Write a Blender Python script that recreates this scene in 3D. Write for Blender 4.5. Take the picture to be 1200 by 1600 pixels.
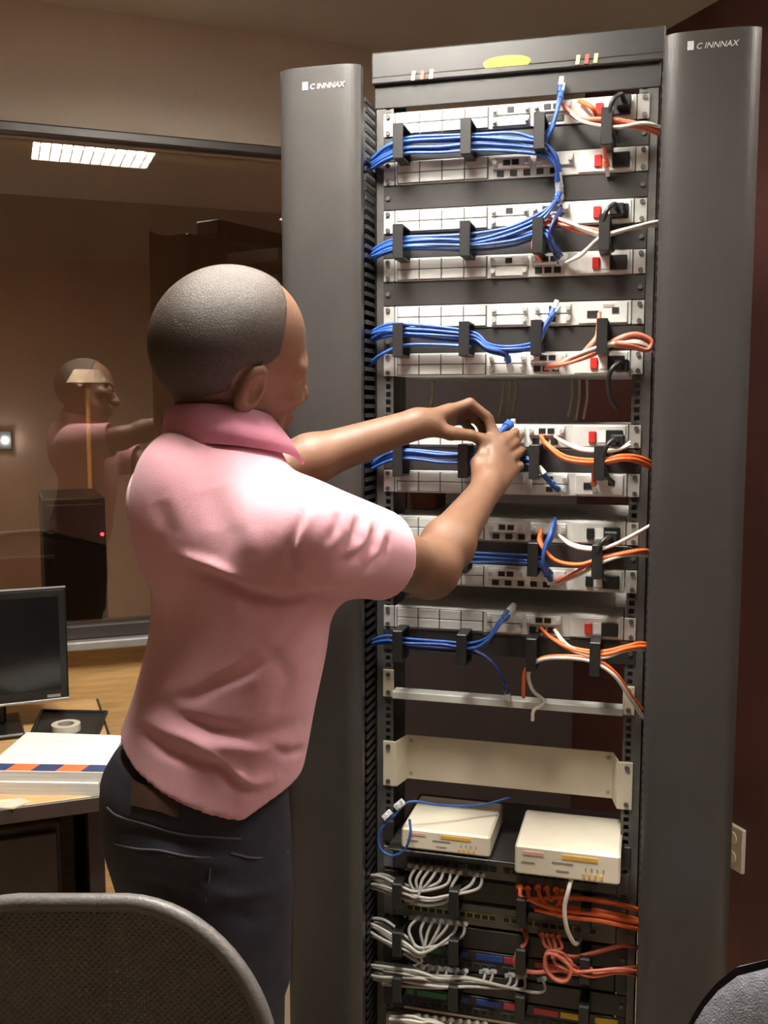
import bpy, bmesh, math, random
import numpy as np
from mathutils import Vector, Matrix
random.seed(7); rng = np.random.default_rng(7)
SC = bpy.context.scene
for o in list(bpy.data.objects): bpy.data.objects.remove(o)
COL = SC.collection

# ------------------------------------------------------------------ camera
F = 1557.0                                   # focal length in pixels of the 1200x1600 frame
PITCH, YAW = math.radians(5.94), math.radians(15.04)
CAM = Vector((.261, -1.869, 1.5))            # rack rails stand in the plane y = 0, rack centre x = 0
cd = bpy.data.cameras.new('camera'); cam = bpy.data.objects.new('camera', cd); COL.objects.link(cam)
cd.sensor_fit = 'VERTICAL'; cd.sensor_height = 32.0; cd.lens = F * 32.0 / 1600.0
cd.clip_start = .02
cam.location = CAM; cam.rotation_euler = (math.pi/2 - PITCH, 0, YAW)
SC.camera = cam

# ------------------------------------------------------------------ world, exposure
w = bpy.data.worlds.new('world'); SC.world = w; w.use_nodes = True
w.node_tree.nodes['Background'].inputs[0].default_value = (.09, .075, .062, 1)
w.node_tree.nodes['Background'].inputs[1].default_value = .3
SC.view_settings.view_transform = 'Standard'; SC.view_settings.look = 'None'
SC.view_settings.gamma = 1; SC.view_settings.use_curve_mapping = False
SC.view_settings.exposure = 0.28
LAMP = 92.0                                  # radiance of the ceiling lamp panel over the technician
LAMP_COL = (1.0, .95, .86)

# ------------------------------------------------------------------ frames of reference
RS = math.sin(YAW); RC = math.cos(YAW)
M_CAM = Matrix.Translation((CAM.x, CAM.y, 0)) @ Matrix.Rotation(YAW, 4, 'Z')            # x right, y forward of the photographer, z up
ROOM_A = YAW + math.radians(20.8)
M_ROOM = Matrix.Translation((CAM.x, CAM.y, 0)) @ Matrix.Rotation(ROOM_A, 4, 'Z')        # y = towards the window wall
WALL_N, WALL_T, CEIL = 2.717, 1.684, 2.5
def cray(px, py):
    x, y = (px-600)/F, (800-py)/F
    cp, sp = math.cos(PITCH), math.sin(PITCH)
    return x, cp + y*sp, -sp + y*cp
def atD(px, py, D):                          # point in the photographer's frame at forward distance D
    x, d, u = cray(px, py); t = D/d
    return Vector((x*t, D, CAM.z + u*t))
def atZ(px, py, z):
    x, d, u = cray(px, py); t = (z-CAM.z)/u
    return Vector((x*t, d*t, z))
def rk(px, py, Y=0.0):                       # point of the plane y = Y (rack frame = world)
    x, d, u = cray(px, py)
    dx, dy = x*RC - d*RS, x*RS + d*RC
    t = (Y-CAM.y)/dy
    return Vector((CAM.x + t*dx, Y, CAM.z + t*u))

# ------------------------------------------------------------------ materials
MATS = {}
def mat(name, col, rough=.5, metal=0, noise=0, nscale=30, bump=0, bscale=200, spec=.5, emit=None, estr=0, stretch=None, coat=0, sheen=0):
    if name in MATS: return MATS[name]
    m = bpy.data.materials.new(name); m.use_nodes = True; nt = m.node_tree; b = nt.nodes['Principled BSDF']
    b.inputs['Base Color'].default_value = (*col, 1); b.inputs['Roughness'].default_value = rough
    b.inputs['Metallic'].default_value = metal; b.inputs['Specular IOR Level'].default_value = spec
    b.inputs['Coat Weight'].default_value = coat; b.inputs['Sheen Weight'].default_value = sheen
    if emit: b.inputs['Emission Color'].default_value = (*emit, 1); b.inputs['Emission Strength'].default_value = estr
    tc = nt.nodes.new('ShaderNodeTexCoord'); mp = nt.nodes.new('ShaderNodeMapping'); nt.links.new(tc.outputs['Object'], mp.inputs[0])
    if stretch: mp.inputs['Scale'].default_value = stretch
    n = nt.nodes.new('ShaderNodeTexNoise'); n.inputs['Scale'].default_value = nscale; n.inputs['Detail'].default_value = 4
    nt.links.new(mp.outputs[0], n.inputs['Vector'])
    r = nt.nodes.new('ShaderNodeValToRGB'); nz = noise or .06
    r.color_ramp.elements[0].position = .3; r.color_ramp.elements[1].position = .7
    r.color_ramp.elements[0].color = (*[c*(1-nz) for c in col], 1); r.color_ramp.elements[1].color = (*[min(1, c*(1+nz)) for c in col], 1)
    nt.links.new(n.outputs['Fac'], r.inputs[0]); nt.links.new(r.outputs[0], b.inputs['Base Color'])
    if bump:
        n2 = nt.nodes.new('ShaderNodeTexNoise'); n2.inputs['Scale'].default_value = bscale; n2.inputs['Detail'].default_value = 3
        nt.links.new(mp.outputs[0], n2.inputs['Vector'])
        bp = nt.nodes.new('ShaderNodeBump'); bp.inputs['Strength'].default_value = bump; bp.inputs['Distance'].default_value = .004
        nt.links.new(n2.outputs['Fac'], bp.inputs['Height']); nt.links.new(bp.outputs[0], b.inputs['Normal'])
    MATS[name] = m; return m
def s2l(r, g, b): return tuple(((c/255)/12.92 if c/255 <= .04045 else ((c/255+.055)/1.055)**2.4) for c in (r, g, b))
mat('rack_black', (.030, .028, .027), .42, 0, .1, 12)
mat('cover_black', (.040, .037, .035), .36, 0, .08, 6, .05, 300)
mat('rail_steel', (.13, .125, .12), .4, .5, .15, 40)
mat('router_face', (.62, .63, .60), .45, .0, .06, 25)
mat('router_body', (.16, .16, .155), .5, .2)
mat('ear_metal', (.66, .66, .64), .3, .45, .1, 60)
mat('plate_grey', (.60, .61, .58), .4, 0, .05, 50)
mat('seam_dark', (.10, .10, .10), .6)
mat('card_white', (.74, .75, .73), .38, .1, .05, 60)
mat('port_dark', (.012, .012, .012), .5)
mat('rocker_red', (.55, .03, .025), .35)
mat('plastic_black', (.016, .016, .016), .4)
mat('beige', (.62, .56, .43), .45, 0, .06, 15)
mat('beige_box', (.78, .72, .58), .42, 0, .04, 15)
mat('blue_cable', (.028, .09, .34), .42, 0, .15, 25)
mat('blue_dark', (.014, .022, .13), .42, 0, .15, 25)
mat('orange_cable', (.80, .155, .035), .42, 0, .08, 25)
mat('salmon_cable', (.72, .20, .125), .42, 0, .08, 25)
mat('white_cable', (.72, .68, .60), .42, 0, .06, 25)
mat('grey_cable', (.47, .45, .42), .42, 0, .08, 25)
mat('plug_clear', (.72, .76, .80), .18, 0, .1, 80)
mat('label_white', (.85, .85, .82), .5)
mat('sticker_yellow', (.80, .56, .03), .45)
mat('sticker_cream', (.78, .70, .42), .5)
mat('sticker_red', (.60, .09, .06), .5)
mat('sticker_pink', (.74, .46, .38), .5)
mat('sticker_amber', (.78, .45, .07), .5)
mat('print_grey', (.33, .31, .27), .6)
mat('print_silver', (.60, .60, .58), .4)
mat('tag_blue', (.02, .06, .33), .45)
mat('tag_red', (.50, .035, .045), .45)
mat('tag_green', (.03, .17, .06), .45)
mat('tag_yellow', (.70, .45, .03), .45)
mat('port_yellow', (.42, .38, .10), .5)
mat('wall_beige', (.64, .55, .45), .85, 0, .05, 3, .2, 120)
mat('ceiling_paint', (.62, .57, .50), .9, 0, .05, 3, .1, 100)
mat('panel_dark', (.050, .034, .030), .6, 0, .15, 4)
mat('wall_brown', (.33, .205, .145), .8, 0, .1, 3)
mat('wall_maroon', (.135, .048, .042), .6, 0, .2, 4)
mat('floor_tile', (.55, .44, .30), .45, 0, .12, 6)
mat('frame_dark', (.05, .04, .036), .4, .2)
mat('wood_panel', (.62, .37, .145), .42, 0, .16, 9, .06, 40, stretch=(1, 1, 14))
mat('desk_wood', (.58, .35, .15), .38, 0, .14, 9, .04, 40, stretch=(1, 12, 12))
mat('desk_edge', (.045, .028, .022), .5)
mat('paper', (.80, .79, .75), .7, 0, .03, 20)
mat('paper_edge', (.66, .64, .60), .8, 0, .2, 8, stretch=(1, 1, 120))
mat('stripe_orange', (.75, .16, .05), .6)
mat('stripe_navy', (.035, .05, .13), .6)
mat('monitor_black', (.014, .013, .012), .3)
mat('screen_off', (.006, .006, .006), .16)
mat('silver_trim', (.45, .44, .42), .3, .6)
mat('socket_cream', (.62, .56, .45), .4)
mat('skin', (.160, .079, .045), .55, 0, .12, 14, .08, 250, spec=.45)
mat('nail', (.30, .17, .12), .3)
mat('hair', (.043, .029, .021), .50, 0, .3, 260, .5, 700, spec=.5)
mat('eye_white', (.6, .57, .52), .2)
mat('eye_dark', (.01, .007, .005), .15)
mat('jeans', (.022, .021, .034), .8, 0, .35, 16, .4, 900)
mat('stitch', (.09, .085, .10), .8)
mat('leather', (.055, .026, .016), .6, 0, .2, 30)
mat('shoe', (.02, .016, .014), .4)
mat('sole', (.03, .03, .03), .7)
mat('chair_frame', (.11, .10, .095), .45, 0, .1, 20, .2, 300)
mat('chair_fabric', (.17, .17, .19), .95, 0, .25, 90, .6, 500)
mat('chair_plastic', (.022, .021, .020), .5)
mat('cardboard', (.24, .115, .05), .8, 0, .1, 12)
mat('white_panel', (.75, .74, .70), .5)
mat('lamp_glow', (.9, .9, .9), .5, emit=LAMP_COL, estr=LAMP)
mat('fill_glow', (.9, .9, .9), .5, emit=LAMP_COL, estr=LAMP*.50)
mat('fill_glow_beyond', (.9, .9, .9), .5, emit=(1, .76, .55), estr=24)
mat('louver', (.75, .75, .74), .25, .6)
mat('led_red', (.3, 0, 0), .4, emit=(1, .04, .03), estr=6)
mat('led_green', (.2, .3, 0), .4, emit=(.7, 1, .05), estr=1.6)
mat('flash_glow', (.9, .9, .9), .4, emit=(.75, .85, 1), estr=260)
mat('phone_black', (.01, .01, .01), .25)
# polo shirt: knitted pink cotton
def shirt_mat():
    m = mat('polo_pink', (.72, .37, .43), .85, 0, .04, 10, .35, 1200, spec=.25, sheen=.25); return m
shirt_mat(); mat('polo_collar', (.68, .27, .38), .85, 0, .05, 10, .5, 900, spec=.25, sheen=.2)
# clear dark glass of the window: transmits and reflects by Fresnel
def glass_mat():
    m = bpy.data.materials.new('window_glass'); m.use_nodes = True; nt = m.node_tree
    for n in list(nt.nodes): nt.nodes.remove(n)
    out = nt.nodes.new('ShaderNodeOutputMaterial'); mx = nt.nodes.new('ShaderNodeMixShader')
    tr = nt.nodes.new('ShaderNodeBsdfTransparent'); gl = nt.nodes.new('ShaderNodeBsdfGlossy'); fr = nt.nodes.new('ShaderNodeFresnel')
    tr.inputs[0].default_value = (.88, .85, .80, 1); gl.inputs['Roughness'].default_value = 0.0; gl.inputs['Color'].default_value = (.95, .9, .85, 1)
    fr.inputs['IOR'].default_value = 1.9
    nt.links.new(fr.outputs[0], mx.inputs[0]); nt.links.new(tr.outputs[0], mx.inputs[1]); nt.links.new(gl.outputs[0], mx.inputs[2]); nt.links.new(mx.outputs[0], out.inputs[0])
    MATS['window_glass'] = m
glass_mat()
# woven mesh of the office chair: fine weave with open holes
def weave_mat():
    m = bpy.data.materials.new('chair_mesh'); m.use_nodes = True; nt = m.node_tree; b = nt.nodes['Principled BSDF']
    b.inputs['Base Color'].default_value = (.125, .108, .086, 1); b.inputs['Roughness'].default_value = .7
    out = nt.nodes['Material Output']
    tc = nt.nodes.new('ShaderNodeTexCoord'); ws = []
    for rz in (.785, -.785):
        mp = nt.nodes.new('ShaderNodeMapping'); mp.inputs['Rotation'].default_value = (0, rz, 0); nt.links.new(tc.outputs['Object'], mp.inputs[0])
        wv = nt.nodes.new('ShaderNodeTexWave'); wv.inputs['Scale'].default_value = 60; nt.links.new(mp.outputs[0], wv.inputs['Vector']); ws.append(wv)
    mm = nt.nodes.new('ShaderNodeMath'); mm.operation = 'MULTIPLY'
    nt.links.new(ws[0].outputs['Fac'], mm.inputs[0]); nt.links.new(ws[1].outputs['Fac'], mm.inputs[1])
    gt = nt.nodes.new('ShaderNodeMath'); gt.operation = 'GREATER_THAN'; gt.inputs[1].default_value = .975; nt.links.new(mm.outputs[0], gt.inputs[0])
    tr = nt.nodes.new('ShaderNodeBsdfTransparent'); mx = nt.nodes.new('ShaderNodeMixShader')
    bp = nt.nodes.new('ShaderNodeBump'); bp.inputs['Strength'].default_value = .8; bp.inputs['Distance'].default_value = .002
    nt.links.new(mm.outputs[0], bp.inputs['Height']); nt.links.new(bp.outputs[0], b.inputs['Normal'])
    nt.links.new(gt.outputs[0], mx.inputs[0]); nt.links.new(b.outputs[0], mx.inputs[1]); nt.links.new(tr.outputs[0], mx.inputs[2]); nt.links.new(mx.outputs[0], out.inputs[0])
    MATS['chair_mesh'] = m
weave_mat()

# ------------------------------------------------------------------ mesh helpers
class MB:
    """collects pieces of one part; build() links it as one mesh object"""
    def __init__(s): s.v = []; s.f = []; s.m = []; s.mi = 0; s.sm = []
    def add(s, vs, fs, smooth=False):
        o = len(s.v); s.v += [tuple(v) for v in vs]; s.f += [tuple(i+o for i in f) for f in fs]; s.m += [s.mi]*len(fs); s.sm += [smooth]*len(fs); return s
    def box(s, x0, x1, y0, y1, z0, z1, bev=0):
        if bev > 0:
            b = bev
            xs, ys, zs = (x0, x1), (y0, y1), (z0, z1); vs = []
            for i in (0, 1):
                for j in (0, 1):
                    for k in (0, 1):
                        sx, sy, sz = (1-2*i)*b, (1-2*j)*b, (1-2*k)*b
                        vs += [(xs[i], ys[j]+sy, zs[k]+sz), (xs[i]+sx, ys[j], zs[k]+sz), (xs[i]+sx, ys[j]+sy, zs[k])]
            bm = bmesh.new()
            for v in vs: bm.verts.new(v)
            bmesh.ops.convex_hull(bm, input=bm.verts)
            bmesh.ops.dissolve_limit(bm, angle_limit=.01, verts=bm.verts, edges=bm.edges)
            bm.verts.ensure_lookup_table(); bm.verts.index_update()
            s.add([v.co[:] for v in bm.verts], [[v.index for v in f.verts] for f in bm.faces]); bm.free(); return s
        vs = [(x, y, z) for x in (x0, x1) for y in (y0, y1) for z in (z0, z1)]
        return s.add(vs, [(0, 1, 3, 2), (4, 6, 7, 5), (0, 4, 5, 1), (2, 3, 7, 6), (0, 2, 6, 4), (1, 5, 7, 3)])
    def cyl(s, a, b, r0, r1=None, n=12, caps=True, smooth=True):
        a, b = Vector(a), Vector(b); r1 = r0 if r1 is None else r1
        d = (b-a).normalized(); u = d.orthogonal().normalized(); w_ = d.cross(u); vs = []
        for c, r in ((a, r0), (b, r1)):
            for k in range(n):
                t = 2*math.pi*k/n; vs.append(c + (u*math.cos(t) + w_*math.sin(t))*r)
        s.add(vs, [(k, (k+1) % n, n+(k+1) % n, n+k) for k in range(n)], smooth)
        if caps: s.add(vs[:n], [tuple(range(n-1, -1, -1))]); s.add(vs[n:], [tuple(range(n))])
        return s
    def tube(s, pts, r, n=6, smooth=True, closed=False):
        pts = [Vector(p) for p in pts]; N = len(pts); vs = []; u = None
        rr = r if hasattr(r, '__len__') else [r]*N
        for i, p in enumerate(pts):
            if closed: d = (pts[(i+1) % N] - pts[i-1]).normalized()
            else: d = (pts[min(i+1, N-1)] - pts[max(i-1, 0)]).normalized()
            u = d.orthogonal().normalized() if u is None else (u - d*u.dot(d)).normalized()
            w_ = d.cross(u)
            for k in range(n):
                t = 2*math.pi*k/n; vs.append(p + (u*math.cos(t) + w_*math.sin(t))*rr[i])
        fs = []
        for i in range(N if closed else N-1):
            j = (i+1) % N
            for k in range(n): fs.append((i*n+k, i*n+(k+1) % n, j*n+(k+1) % n, j*n+k))
        s.add(vs, fs, smooth)
        if not closed: s.add(vs[:n], [tuple(range(n-1, -1, -1))]); s.add(vs[-n:], [tuple(range(n))])
        return s
    def prism(s, poly, ax, a, b):                       # polygon in the two other axes, extruded along ax
        def P(q, h):
            l = list(q); l.insert(ax, h); return l
        n = len(poly); vs = [P(q, a) for q in poly] + [P(q, b) for q in poly]
        return s.add(vs, [tuple(range(n-1, -1, -1)), tuple(range(n, 2*n))] + [(k, (k+1) % n, n+(k+1) % n, n+k) for k in range(n)])
    def sphere(s, c, r, n=12):
        bm = bmesh.new(); bmesh.ops.create_uvsphere(bm, u_segments=n, v_segments=n//2, radius=1)
        rr = r if hasattr(r, '__len__') else (r, r, r)
        bm.verts.ensure_lookup_table(); bm.verts.index_update()
        s.add([(c[0]+v.co.x*rr[0], c[1]+v.co.y*rr[1], c[2]+v.co.z*rr[2]) for v in bm.verts], [[v.index for v in f.verts] for f in bm.faces], True); bm.free(); return s
    def mesh(s, name):
        me = bpy.data.meshes.new(name); me.from_pydata(s.v, [], s.f)
        bm = bmesh.new(); bm.from_mesh(me); bmesh.ops.recalc_face_normals(bm, faces=bm.faces); bm.to_mesh(me); bm.free()
        me.polygons.foreach_set('use_smooth', s.sm); me.polygons.foreach_set('material_index', s.m); me.update(); return me
    def build(s, name, m, parent=None, M=None, loc=None):
        return link(name, s.mesh(name), m, parent, M, loc)
def link(name, me, m, parent=None, M=None, loc=None):
    if not me.materials:
        for k in (m if isinstance(m, (list, tuple)) else [m]): me.materials.append(MATS[k])
    o = bpy.data.objects.new(name, me); COL.objects.link(o)
    if parent: o.parent = parent
    if M is not None: o.matrix_world = M
    if loc is not None: o.location = loc
    return o
CACHE = {}
def boxp(name, size, m, parent, loc, bev=.0008):        # box part centred on loc; mesh shared between alike pieces
    k = ('box', tuple(round(c, 4) for c in size), m, bev)
    if k not in CACHE:
        a, b, c = (q/2 for q in size); me = MB().box(-a, a, -b, b, -c, c, min(bev, min(size)*.3)).mesh(name); me.materials.append(MATS[m]); CACHE[k] = me
    return link(name, CACHE[k], m, parent, None, loc)
def cylp(name, r, h, m, parent, loc, ax='Y', n=12):
    k = ('cyl', round(r, 4), round(h, 4), m, ax, n)
    if k not in CACHE:
        d = {'X': (h/2, 0, 0), 'Y': (0, h/2, 0), 'Z': (0, 0, h/2)}[ax]
        me = MB().cyl([-c for c in d], d, r, n=n).mesh(name); me.materials.append(MATS[m]); CACHE[k] = me
    return link(name, CACHE[k], m, parent, None, loc)
def thing(name, label, cat, loc=(0, 0, 0), M=None, group=None):
    o = bpy.data.objects.new(name, None); COL.objects.link(o); o.empty_display_size = .1
    o.matrix_world = (M if M is not None else Matrix.Identity(4)) @ Matrix.Translation(loc)
    return tag(o, label, cat, group)
def tag(o, label, cat, group=None):
    o['label'] = label; o['category'] = cat
    if group: o['group'] = group
    return o
def struct(o, label=None, cat=None):
    o['kind'] = 'structure'
    if label: o['label'] = label
    if cat: o['category'] = cat
    return o
def spline(pts, per=8):
    P = [Vector(p) for p in pts]
    if len(P) < 3:
        return [P[0].lerp(P[1], k/per) for k in range(per+1)]
    Q = [P[0]*2-P[1]] + P + [P[-1]*2-P[-2]]; out = []
    for i in range(1, len(Q)-2):
        a, b, c, d = Q[i-1:i+3]
        for k in range(per):
            t = k/per
            out.append(.5*((2*b) + (c-a)*t + (2*a-5*b+4*c-d)*t*t + (3*b-a-3*c+d)*t**3))
    out.append(P[-1]); return out
def text_part(name, body, size, m, parent, M, shear=0, extrude=.0002):
    cu = bpy.data.curves.new(name, 'FONT'); cu.body = body; cu.size = size; cu.shear = shear; cu.extrude = extrude; cu.align_x = 'LEFT'; cu.resolution_u = 2
    to = bpy.data.objects.new('tmp', cu); COL.objects.link(to)
    me = bpy.data.meshes.new_from_object(to.evaluated_get(bpy.context.evaluated_depsgraph_get())); bpy.data.objects.remove(to)
    me.name = name; me.materials.clear()
    o = link(name, me, m, parent); o.matrix_local = M; return o
# ================================================================== the room
T0, N0 = -2.6, -1.8
SILL, HEAD, WIN_T1 = .88, 2.17, .95
R2 = M_ROOM
struct(MB().box(T0-.1, WALL_T+.1, N0-.1, WALL_N+2.4, -.1, 0).build('floor', 'floor_tile', M=R2), 'light brown hard floor of the equipment room', 'floor')
LAMPS = [(.37, 1.34, .48, .56, 'lamp_glow', 'louvred square ceiling lamp above the technician'), (1.52, .75, .24, 1.2, 'fill_glow', 'long narrow louvred ceiling fill lamp added beside the maroon wall'),  # the long narrow lamp is added fill for covers and the technician's back
         (-.4, 3.35, .6, .6, 'fill_glow_beyond', 'dim warm fill lamp added in the room beyond the window')]  # added out of view above the header to lift the tone behind the glass
cm = MB()
ts = sorted({T0-.1, WALL_T+.1} | {l[0]+s*l[2]/2 for l in LAMPS for s in (-1, 1)}); ns = sorted({N0-.1, WALL_N+2.4} | {l[1]+s*l[3]/2 for l in LAMPS for s in (-1, 1)})
for a, b in zip(ts, ts[1:]):
    for c, d in zip(ns, ns[1:]):
        if not any(abs((a+b)/2-l[0]) < l[2]/2 and abs((c+d)/2-l[1]) < l[3]/2 for l in LAMPS): cm.box(a, b, c, d, CEIL, CEIL+.1)
struct(cm.build('ceiling', 'ceiling_paint', M=R2), 'plain drab ceiling above the rack', 'ceiling')
wf = struct(MB().box(T0, WALL_T, WALL_N, WALL_N+.12, HEAD, CEIL).build('wall_front', 'wall_beige', M=R2), 'beige wall strip above the dark window', 'wall')
MB().box(T0, WIN_T1, WALL_N+.005, WALL_N+.12, 0, SILL).build('wood_panelling', 'wood_panel', wf)
MB().box(WIN_T1, WALL_T, WALL_N, WALL_N+.12, 0, HEAD).build('dark_panelling', 'panel_dark', wf)
struct(MB().box(WALL_T, WALL_T+.1, N0, WALL_N+.12, 0, CEIL).build('wall_right', 'wall_maroon', M=R2), 'dark maroon wall with a cream socket', 'wall')
struct(MB().box(T0-.1, T0, N0, WALL_N+.12, 0, CEIL).build('wall_left', 'wall_beige', M=R2), 'beige side wall of the room', 'wall')
struct(MB().box(T0-.1, WALL_T+.1, N0-.1, N0, 0, CEIL).build('wall_back', 'wall_beige', M=R2), 'beige wall behind the photographer', 'wall')
# window: dark frame and one long pane
wn = bpy.data.objects.new('window_1', None); COL.objects.link(wn); wn.matrix_world = R2
struct(wn, 'long dark framed window reflecting the room', 'window')
MB().box(T0, WIN_T1, WALL_N-.035, WALL_N+.06, HEAD+.004, HEAD+.03, .004).build('window_header', 'frame_dark', wn)
MB().box(T0, WIN_T1, WALL_N-.05, WALL_N+.06, SILL-.012, SILL+.012, .004).build('window_sill', 'silver_trim', wn)
MB().box(T0, WIN_T1, WALL_N-.02, WALL_N+.06, SILL+.012, SILL+.05, .004).build('window_bottom_rail', 'frame_dark', wn)
MB().box(WIN_T1-.05, WIN_T1, WALL_N-.03, WALL_N+.06, SILL, HEAD, .004).build('window_jamb', 'frame_dark', wn)
MB().box(T0, T0+.05, WALL_N-.03, WALL_N+.06, SILL, HEAD, .004).build('window_jamb', 'frame_dark', wn)
MB().box(T0+.05, WIN_T1-.05, WALL_N+.008, WALL_N+.014, SILL+.05, HEAD+.004).build('window_pane', 'window_glass', wn)
# room beyond the glass, brightened by the added dim lamp
struct(MB().box(T0-.1, WALL_T+.1, WALL_N+2.4, WALL_N+2.5, 0, CEIL).build('wall_beyond', 'wall_brown', M=R2), 'dark far wall seen through the window', 'wall')
struct(MB().box(WALL_T, WALL_T+.1, WALL_N+.12, WALL_N+2.4, 0, CEIL).build('wall_beyond_right', 'wall_brown', M=R2), 'dark side wall beyond the window', 'wall')
struct(MB().box(T0-.1, T0, WALL_N+.12, WALL_N+2.4, 0, CEIL).build('wall_beyond_left', 'wall_brown', M=R2), 'dark side wall beyond the window at the far end', 'wall')
CR = M_ROOM.inverted() @ M_CAM
def room_at(px, py, n):                       # where the line of sight meets the plane at distance n of the room frame
    a = CR @ Vector((0, 0, CAM.z)); b = CR @ atD(px, py, 1.0); d = b-a
    return a + d*((n-a.y)/d.y)
# desk with a monitor beyond the glass
p = room_at(130, 778, 3.45); q = room_at(160, 835, 3.43)
t = thing('storage_cabinet', 'black cabinet standing in the room beyond the window', 'cabinet', (p.x-.03, 3.45, 0), R2)
MB().box(-.1, .1, .0, .4, .0, p.z, .004).build('body', 'plastic_black', t)
MB().box(-.094, .094, -.012, 0, .02, p.z-.02, .003).build('door', 'monitor_black', t)
cylp('red_light', .006, .006, 'led_red', t, (q.x-p.x+.03, -.014, q.z))
p1, p2 = room_at(150, 603, 3.6), room_at(157, 790, 3.6)
t = thing('floor_lamp', 'thin pale floor lamp standing beyond the window glass', 'lamp', (p2.x, 4.0, 0), R2)
MB().cyl((0, 0, 0), (0, 0, .02), .12, n=20).build('base', 'chair_plastic', t)
MB().cyl((0, 0, .02), (0, 0, p1.z+.04), .011, n=10).build('pole', 'desk_wood', t)
MB().cyl((0, 0, p1.z+.02), (0, 0, p1.z+.07), .08, .05, n=20).build('lamp_shade', 'paper', t)

# ceiling lamps with louvres: the technician's lamp and the added fill lamps
def ceiling_lamp(t_, n_, w_, d_, glow, label):
    o = thing('ceiling_lamp', label, 'ceiling lamp', (t_, n_, CEIL), R2)
    h = MB().box(-w_/2, w_/2, -d_/2, -d_/2+.012, 0, .075).box(-w_/2, w_/2, d_/2-.012, d_/2, 0, .075)
    h.box(-w_/2, -w_/2+.012, -d_/2, d_/2, 0, .075).box(w_/2-.012, w_/2, -d_/2, d_/2, 0, .075).box(-w_/2, w_/2, -d_/2, d_/2, .069, .075)
    h.build('housing', 'white_panel', o)
    MB().add([(-w_/2+.02, -d_/2+.02, .03), (w_/2-.02, -d_/2+.02, .03), (w_/2-.02, d_/2-.02, .03), (-w_/2+.02, d_/2-.02, .03)], [(0, 3, 2, 1)]).build('diffuser', glow, o)
    k = int(w_/.04)
    for i in range(1, k): boxp('louver', (.004, d_-.024, .02), 'louver', o, (-w_/2+i*w_/k, 0, .012), 0)
    for s in (-1, 0, 1): boxp('louver_rib', (w_-.024, .0015, .02), 'louver', o, (0, s*d_/4, .012), 0)
    return o
for l in LAMPS: ceiling_lamp(*l)

# socket on the right wall
p = CR @ atD(1151, 1322, 2.41)
t = thing('wall_socket', 'cream wall socket on the dark maroon wall behind the rack', 'socket', (WALL_T, p.y, p.z), R2)
boxp('socket_plate', (.012, .075, .115), 'socket_cream', t, (-.006, 0, 0), .003)
for dz in (-.025, .025): cylp('socket_hole', .016, .003, 'sticker_cream', t, (-.0125, 0, dz), 'X')

# ================================================================== rack and cable ducts
TOPZ, U = 2.049, .04445
RACK_TOP = 2.16
def uz(u): return TOPZ - u*U                  # top edge of rack unit u
rack = thing('equipment_rack', 'tall black open equipment rack with punched rails holding all the devices', 'rack')
pitch = U/3
for s in (-1, 1):
    b = MB(); xa, xb = s*.2225, s*.258
    x0, x1 = min(xa, xb), max(xa, xb); hx = s*.2325
    b.box(x0, hx-.0048, 0, .003, .05, 2.075); b.box(hx+.0048, x1, 0, .003, .05, 2.075)
    z = .05
    while z < 2.07:
        b.box(hx-.0048, hx+.0048, 0, .003, z, z+pitch-.0095); z += pitch
    b.box(min(s*.2555, s*.2585), max(s*.2555, s*.2585), 0, .10, .05, 2.11)
    b.box(min(s*.2225, s*.2585), max(s*.2225, s*.2585), .097, .10, .05, 2.11)
    b.build('rail', 'rail_steel', rack)
MB().box(-.265, .265, -.004, .10, 2.112, RACK_TOP, .003).build('top_beam', 'rack_black', rack)
MB().box(-.262, .262, -.012, .09, 2.100, 2.112, .002).build('top_ledge', 'cover_black', rack)
MB().box(-.2585, .2585, -.002, .004, 2.058, 2.100, .001).build('top_filler', 'rack_black', rack)
MB().box(-.2605, .2605, -.16, .30, 0, .05, .004).build('base', 'rack_black', rack)
poly = [(.043*math.cos(a), (.011 if math.sin(a) > 0 else .017)*math.sin(a)) for a in [2*math.pi*k/28 for k in range(28)]]
p = rk(792, 97, -.004)
MB().prism([(p.x+x, p.z+z) for x, z in poly], 1, -.0055, -.004).build('warning_sticker', 'sticker_yellow', rack)['label'] = 'yellow oval sticker'
for gx, gy in ((660, 117), (917, 92)):
    for k, c in ((-1, 'sticker_cream'), (0, 'sticker_red'), (1, 'sticker_cream')):
        p = rk(gx+k*14, gy-k*1.3, -.0135)
        MB().prism([(p.x-.0045, p.z-.008), (p.x+.0025, p.z-.008), (p.x+.0045, p.z+.008), (p.x-.0025, p.z+.008)], 1, -.0145, -.0118).build('marker_sticker', c, rack)
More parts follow.
